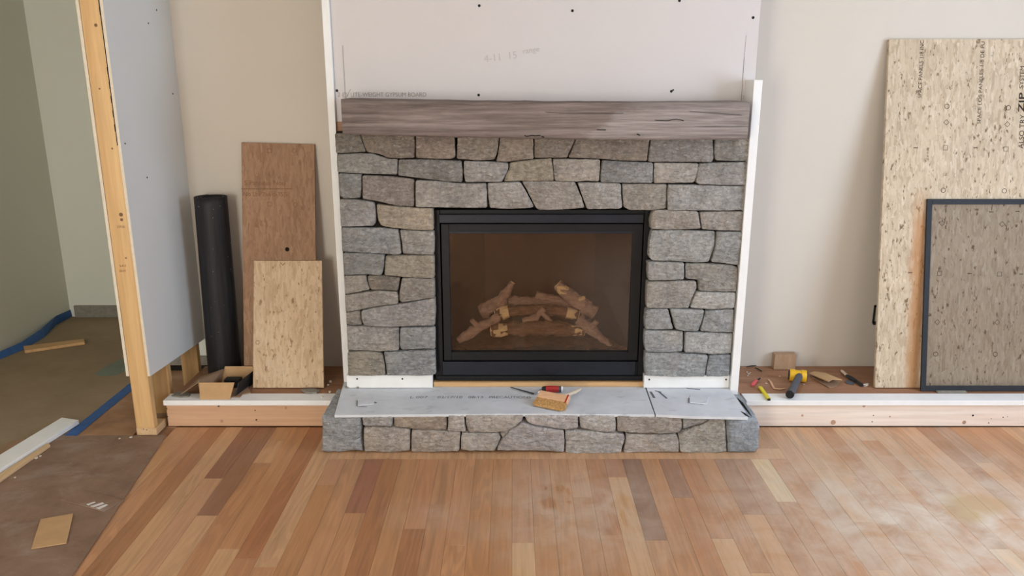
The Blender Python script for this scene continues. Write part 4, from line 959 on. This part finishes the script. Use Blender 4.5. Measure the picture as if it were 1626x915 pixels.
for i in range(nx): fs.append((base + i, base + i + 1, base + rn - 2 - i, base + rn - 1 - i))
m.add(vs, fs); zmin = min(v.z for v in m.v)
if zmin < ZC + .001:
    for v in m.v: v.z = max(v.z, ZC + .0012)
o = m.build('bristles', 'bristle', brush); o['kind'] = 'stuff'
MB().obox(cb + d * (L / 2 + .003), d * .004, tl * .0235, t2 * .0145).build('end_band', 'red_plastic', brush, .002); bpy.data.objects['end_band'].color = (1, 1, 1, 1)
h0 = cb + d * (L / 2 - .03) - tl * .018 + up3 * .004; h3 = atZ(921, 618, ZC + .02)
hh = [h0, atZ(900, 627.5, ZC + .03), atZ(912, 623, ZC + .028), h3]
MB().tube(hh, [.009, .011, .012, .008], 10, flat=.7).build('handle', 'pale_wood', brush, smooth=True)
tool = empty('jointing_tool', (atZ(866, 620, ZC).x, atZ(866, 620, ZC).y, ZC), 'slim steel jointing tool with a red handle on the hearth', 'tool')
za = ZC + .017
B = [atZ(811, 615, ZC + .006), atZ(830, 620.5, ZC + .006), atZ(848, 625.5, ZC + .007)]
MB().tube(B, [.003, .0045, .0055], 8, flat=.5).build('blade', 'dark_iron', tool, smooth=True)
MB().tube([B[-1], atZ(853, 624.5, ZC + .01), atZ(857, 620.5, za), atZ(861, 617.8, za)], .0042, 8).build('tang', 'bright_steel', tool, smooth=True)
h0, h1 = atZ(860.5, 617.8, za), atZ(892, 618.2, za); hv = h1 - h0
def hl(t): return h0 + hv * t
MB().tube([hl(0), hl(.08), hl(.2)], [.009, .0135, .0145], 14).build('collar', 'rubber_black', tool, smooth=True)
MB().tube([hl(.2), hl(.5), hl(.84)], [.0155, .0165, .0155], 14).build('grip', 'red_plastic', tool, smooth=True)
MB().tube([hl(.84), hl(.97)], [.0152, .0150], 14).build('collar', 'rubber_grey', tool, smooth=True)
MB().tube([hl(.97), hl(1.06)], [.0148, .0135], 14).build('end_cap', 'white_primer', tool, smooth=True)

# ------------------------------------------------------------------ things on the right ledge
def zR(x, y): return (1160 + x * .16605, 540 + y * .16605)
a = atZ(*zR(413, 283), ZL); b = atZ(*zR(620, 283), ZL); hb = atY(*zR(413, 140), a.y).z
meta(Bx('wood_block', (a.x, a.y, ZL), (b.x, min(a.y + .045, YN - .004), hb), 'block_wood', None, .002), 'brown wood block standing at the back wall of the right ledge', 'wood block')
mal = empty('mallet', (atZ(*zR(640, 340), ZL).x, atZ(*zR(640, 380), ZL).y, ZL), 'mallet with a yellow head and grey handle on the right ledge', 'mallet')
hc = atZ(*zR(643, 345), ZL + .03); rH = .032
hl_, hr_ = atZ(*zR(562, 335), ZL + .032), atZ(*zR(726, 350), ZL + .032); hdv = (hr_ - hl_); hdv.z = 0
hd0 = hl_; hd0.z = ZL + rH + .001
MB().tube([hd0, hd0 + hdv * .04, hd0 + hdv * .3, hd0 + hdv * .34, hd0 + hdv * .66, hd0 + hdv * .7, hd0 + hdv * .95, hd0 + hdv], [rH * .9, rH, rH, rH * .9, rH * .9, rH, rH, rH * .9], 18).build('head', 'yellow_plastic', mal, smooth=True)
for e, s in ((hd0, -1), (hd0 + hdv, 1)): MB().tube([e, e + hdv.normalized() * .004 * s], [rH * .86, rH * .80], 18).build('striking_face', 'rubber_black', mal)
ha = hd0 + hdv * .5 + Vector((0, -.02, .004)); he = atZ(*zR(568, 520), ZL + .025); 
MB().tube([ha, ha.lerp(he, .3), ha.lerp(he, .7), he], [.018, .018, .019, .020], 14).build('handle', 'rubber_grey', mal, smooth=True)
MB().tube([he, he + (he - ha).normalized() * .008], [.0208, .0195], 14).build('end_cap', 'rubber_black', mal, smooth=True)
t = empty('red_knife', (atZ(*zR(230, 420), ZL).x, atZ(*zR(230, 420), ZL).y, ZL), 'small red handled knife on the right ledge left of the yellow crayon', 'knife')
k0, k1 = atZ(*zR(205, 435), ZL + .009), atZ(*zR(250, 385), ZL + .009); MB().tube([k0, k0.lerp(k1, .1), k0.lerp(k1, .6), k1], [.006, .0095, .0095, .007], 10, flat=.8).build('handle', 'pink_plastic', t, smooth=True)
k2 = atZ(*zR(282, 368), ZL + .011); MB().tube([k1, k2], [.0055, .004], 8).build('tip', 'dark_iron', t)
k0, k1 = atZ(*zR(282, 452), ZL + .0065), atZ(*zR(366, 568), ZL + .0065); dv = (k1 - k0).normalized(); sd = Vector((-dv.y, dv.x, 0))
t = empty('lumber_crayon', (k0.x, k0.y, ZL), 'bright yellow marking stick lying across the white ledge edge', 'marking stick')
MB().obox((k0 + k1) / 2, (k1 - k0) * .5, sd * .0085, Vector((0, 0, .006))).build('shaft', 'yellow_paint', t, .002)
MB().obox(k1 + dv * .003, dv * .004, sd * .007, Vector((0, 0, .005))).build('tip', 'dark_iron', t, .001)
# folded cardboard scrap
t = empty('folded_cardboard', (atZ(*zR(900, 420), ZL).x, atZ(*zR(900, 420), ZL).y, ZL), 'creased cardboard scrap right of the mallet', 'cardboard')
lowp = [atZ(*zR(770, 355), ZL + .001), atZ(*zR(945, 462), ZL + .001), atZ(*zR(1010, 450), ZL + .001), atZ(*zR(1050, 400), ZL + .001)]
MB().prism(lowp, (0, 0, .004)).build('lower_leaf', 'cardboard_dull', t)
upp = [atZ(*zR(750, 325), ZL + .012), atZ(*zR(938, 402), ZL + .03), atZ(*zR(975, 380), ZL + .03), atZ(*zR(1065, 385), ZL + .022), atZ(*zR(900, 320), ZL + .02), atZ(*zR(800, 306), ZL + .012)]
MB().prism(upp, (0, 0, .004)).build('upper_leaf', 'cardboard', t)
# putty knife
t = empty('putty_knife', (atZ(*zR(1160, 370), ZL).x, atZ(*zR(1160, 370), ZL).y, ZL), 'dark putty knife with a pale handle near the tall panel', 'putty knife')
k0, k1, k2 = atZ(*zR(1062, 292), ZL + .012), atZ(*zR(1112, 338), ZL + .012), atZ(*zR(1200, 392), ZL + .009)
MB().tube([k0, k0.lerp(k1, .2), k1], [.006, .009, .009], 10, flat=.7).build('handle', 'pale_wood', t, smooth=True)
MB().tube([k1, k1.lerp(k2, .5), k2], [.010, .016, .010], 10, flat=.5).build('ferrule', 'dark_iron', t, smooth=True)
k3 = atZ(*zR(1268, 442), ZL + .004); dv = (k3 - k2).normalized(); sd = Vector((-dv.y, dv.x, 0))
MB().prism([k2 - sd * .008, k3 - sd * .014, k3 + sd * .014, k2 + sd * .008], (0, 0, .003)).build('blade', 'dark_iron', t)
scrap('wood_chip', 'white wood chip touching the tip of the putty knife', [zR(1262, 436), zR(1300, 424), zR(1322, 428), zR(1316, 440), zR(1275, 448)], ZL + .0003, .008, 'plaster_crumb', 'chip')
scrap('felt_scrap', 'dark grey-green scrap beside the putty knife', [zR(1095, 400), zR(1130, 385), zR(1185, 405), zR(1178, 432), zR(1140, 425), zR(1110, 420)], ZL + .0003, .003, 'rubber_grey')
m = MB(); pts = [zR(362, 378), zR(385, 400), zR(398, 430), zR(418, 464), zR(470, 470), zR(525, 462)]; P = [atZ(x, y, ZL + .004) for x, y in pts]
m.tube(P, [.004, .006, .006, .006, .006, .004], 6, flat=.5); meta(m.build('wood_shaving', 'brush_wood'), 'curled wood shaving left of the mallet handle', 'shaving')
for q, lab in (((150, 258, 245, 245), 'thin dark twig-like sliver at the foot of the back wall'), ((235, 265, 300, 300), 'short dark sliver just in front of the thin long one')):
    p, r = atZ(*zR(q[0], q[1]), ZL + .003), atZ(*zR(q[2], q[3]), ZL + .003); meta(MB().tube([p, p.lerp(r, .5) + Vector((0, 0, .002)), r], [.002, .0032, .002], 6).build('wood_sliver', 'rubber_black'), lab, 'sliver')
for px, py, r, lb in ((160, 312, .006, 'leftmost of the white crumbs behind the red knife'), (172, 330, .007, 'largest of the white crumbs behind the red knife'), (185, 318, .005, 'rightmost of the white crumbs behind the red knife'), (165, 345, .005, 'white crumb nearest the red knife tip, front one of its cluster'), (340, 420, .006, 'white crumb beside the curled wood shaving'), (470, 350, .005, 'white crumb just left of the mallet head'), (700, 428, .005, 'small crumb in front of the right end of the mallet head')):
    p = atZ(*zR(px, py), ZL); Q = [p + Vector((math.cos(a) * r * random.uniform(.6, 1.2), math.sin(a) * r, 0)) for a in [k * 1.257 for k in range(5)]]
    meta(MB().prism(Q, (0, 0, r * .7)).build('plaster_crumb', 'plaster_crumb', None, .001), lb, 'crumb', 'plaster crumbs on the right ledge')
# low-voltage bracket on the right wall, half behind the panel
a = atY(1385, 513, YN - .004); b = atY(1395, 485, YN - .004); w = .07; hgt = b.z - a.z
m = MB(); y0, y1 = YN - .008, YN - .0005; f_ = .008
m.box((a.x, y0, a.z), (a.x + f_, y1, b.z)).box((a.x + w - f_, y0, a.z), (a.x + w, y1, b.z)).box((a.x, y0, a.z), (a.x + w, y1, a.z + f_)).box((a.x, y0, b.z - f_), (a.x + w, y1, b.z))
m.box((a.x + .012, y0 - .006, b.z - .004), (a.x + .028, y1, b.z + .008)).box((a.x + .004, y0 - .006, a.z - .008), (a.x + .02, y1, a.z + .004))
meta(m.build('wiring_bracket', 'rubber_black'), 'dark open wiring bracket on the wall at the left edge of the tall panel', 'bracket')

# ------------------------------------------------------------------ left floor: white board, strips, cardboard
def long_board(name, label, far_l, far_r, near_l, near_r, z, th, ext, mat, cat):
    fl, fr, nl_, nr_ = (atZ(*q, z + th) for q in (far_l, far_r, near_l, near_r))
    nl2, nr2 = fl + (nl_ - fl) * ext, fr + (nr_ - fr) * ext
    return meta(MB().prism([fl, fr, nr2, nl2], (0, 0, -th)).build(name, mat, None, .002), label, cat)
long_board('white_board', 'long white painted board lying on the floor at the left', (98, 663), (125, 667), (0, 722), (0, 746), .0052, .022, 1.6, 'white_primer', 'board')
long_board('wood_strip', 'narrow raw wood strip lying along the white board', (76, 703), (80, 706.5), (0, 752), (11, 755), .0048, .012, 1.25, 'pine_strip', 'wood strip')
scrap('hardboard_scrap', 'dark brown scrap showing behind the white board', [(-20, 720), (20, 700), (40, 697), (30, 712), (-20, 736)], .001, .003, 'cardboard_dull')
fl = [atZ(x, y, .019) for x, y in ((37, 549.5), (133, 538), (134.5, 543), (39, 557))]
meta(MB().prism(fl, (0, 0, -.018)).build('lumber_offcut', 'spruce_offcut', None, .002), 'pale lumber offcut on the paper in the left hall', 'lumber')
scrap('cardboard_piece', 'tan square of cardboard on the dusty hardboard sheet', [(64.6, 826), (116.6, 816.6), (105.7, 863.8), (49.6, 872.8)], .006, .004, 'cardboard', 'cardboard')
o = scrap('hardboard_piece', 'thin brown hardboard piece with white scuffs on the floor sheet', [(96, 795), (165, 813), (198, 795), (128, 779)], .0046, .004, 'hardboard', 'hardboard')
for q in ([(137, 801), (150, 797), (152, 798), (140, 803)], [(143, 804), (163, 798), (166, 800), (148, 806)], [(152, 807), (168, 801), (172, 802), (158, 809)]):
    MB().prism([atZ(x, y, .0088) for x, y in q], (0, 0, .0004)).build('scuff', 'scuff_white', o)
for px, py, r, lb in ((58, 728, .010, 'larger of two pale crumbs beside the raw wood strip'), (64, 725, .007, 'smaller of two pale crumbs beside the raw wood strip'), (24, 759, .006, 'pale crumb near the front end of the raw wood strip'), (208, 695, .008, 'pale crumb on the hardboard just before the stud foot'), (190, 697, .006, 'tiny pale crumb left of the one before the stud foot')):
    p = atZ(px, py, .0046); Q = [p + Vector((math.cos(a) * r * random.uniform(.6, 1.2), math.sin(a) * r, 0)) for a in [k * 1.257 for k in range(5)]]
    meta(MB().prism(Q, (0, 0, r * .5)).build('plaster_crumb', 'plaster_crumb', None, .0008), lb, 'crumb', 'crumbs on the floor sheet')
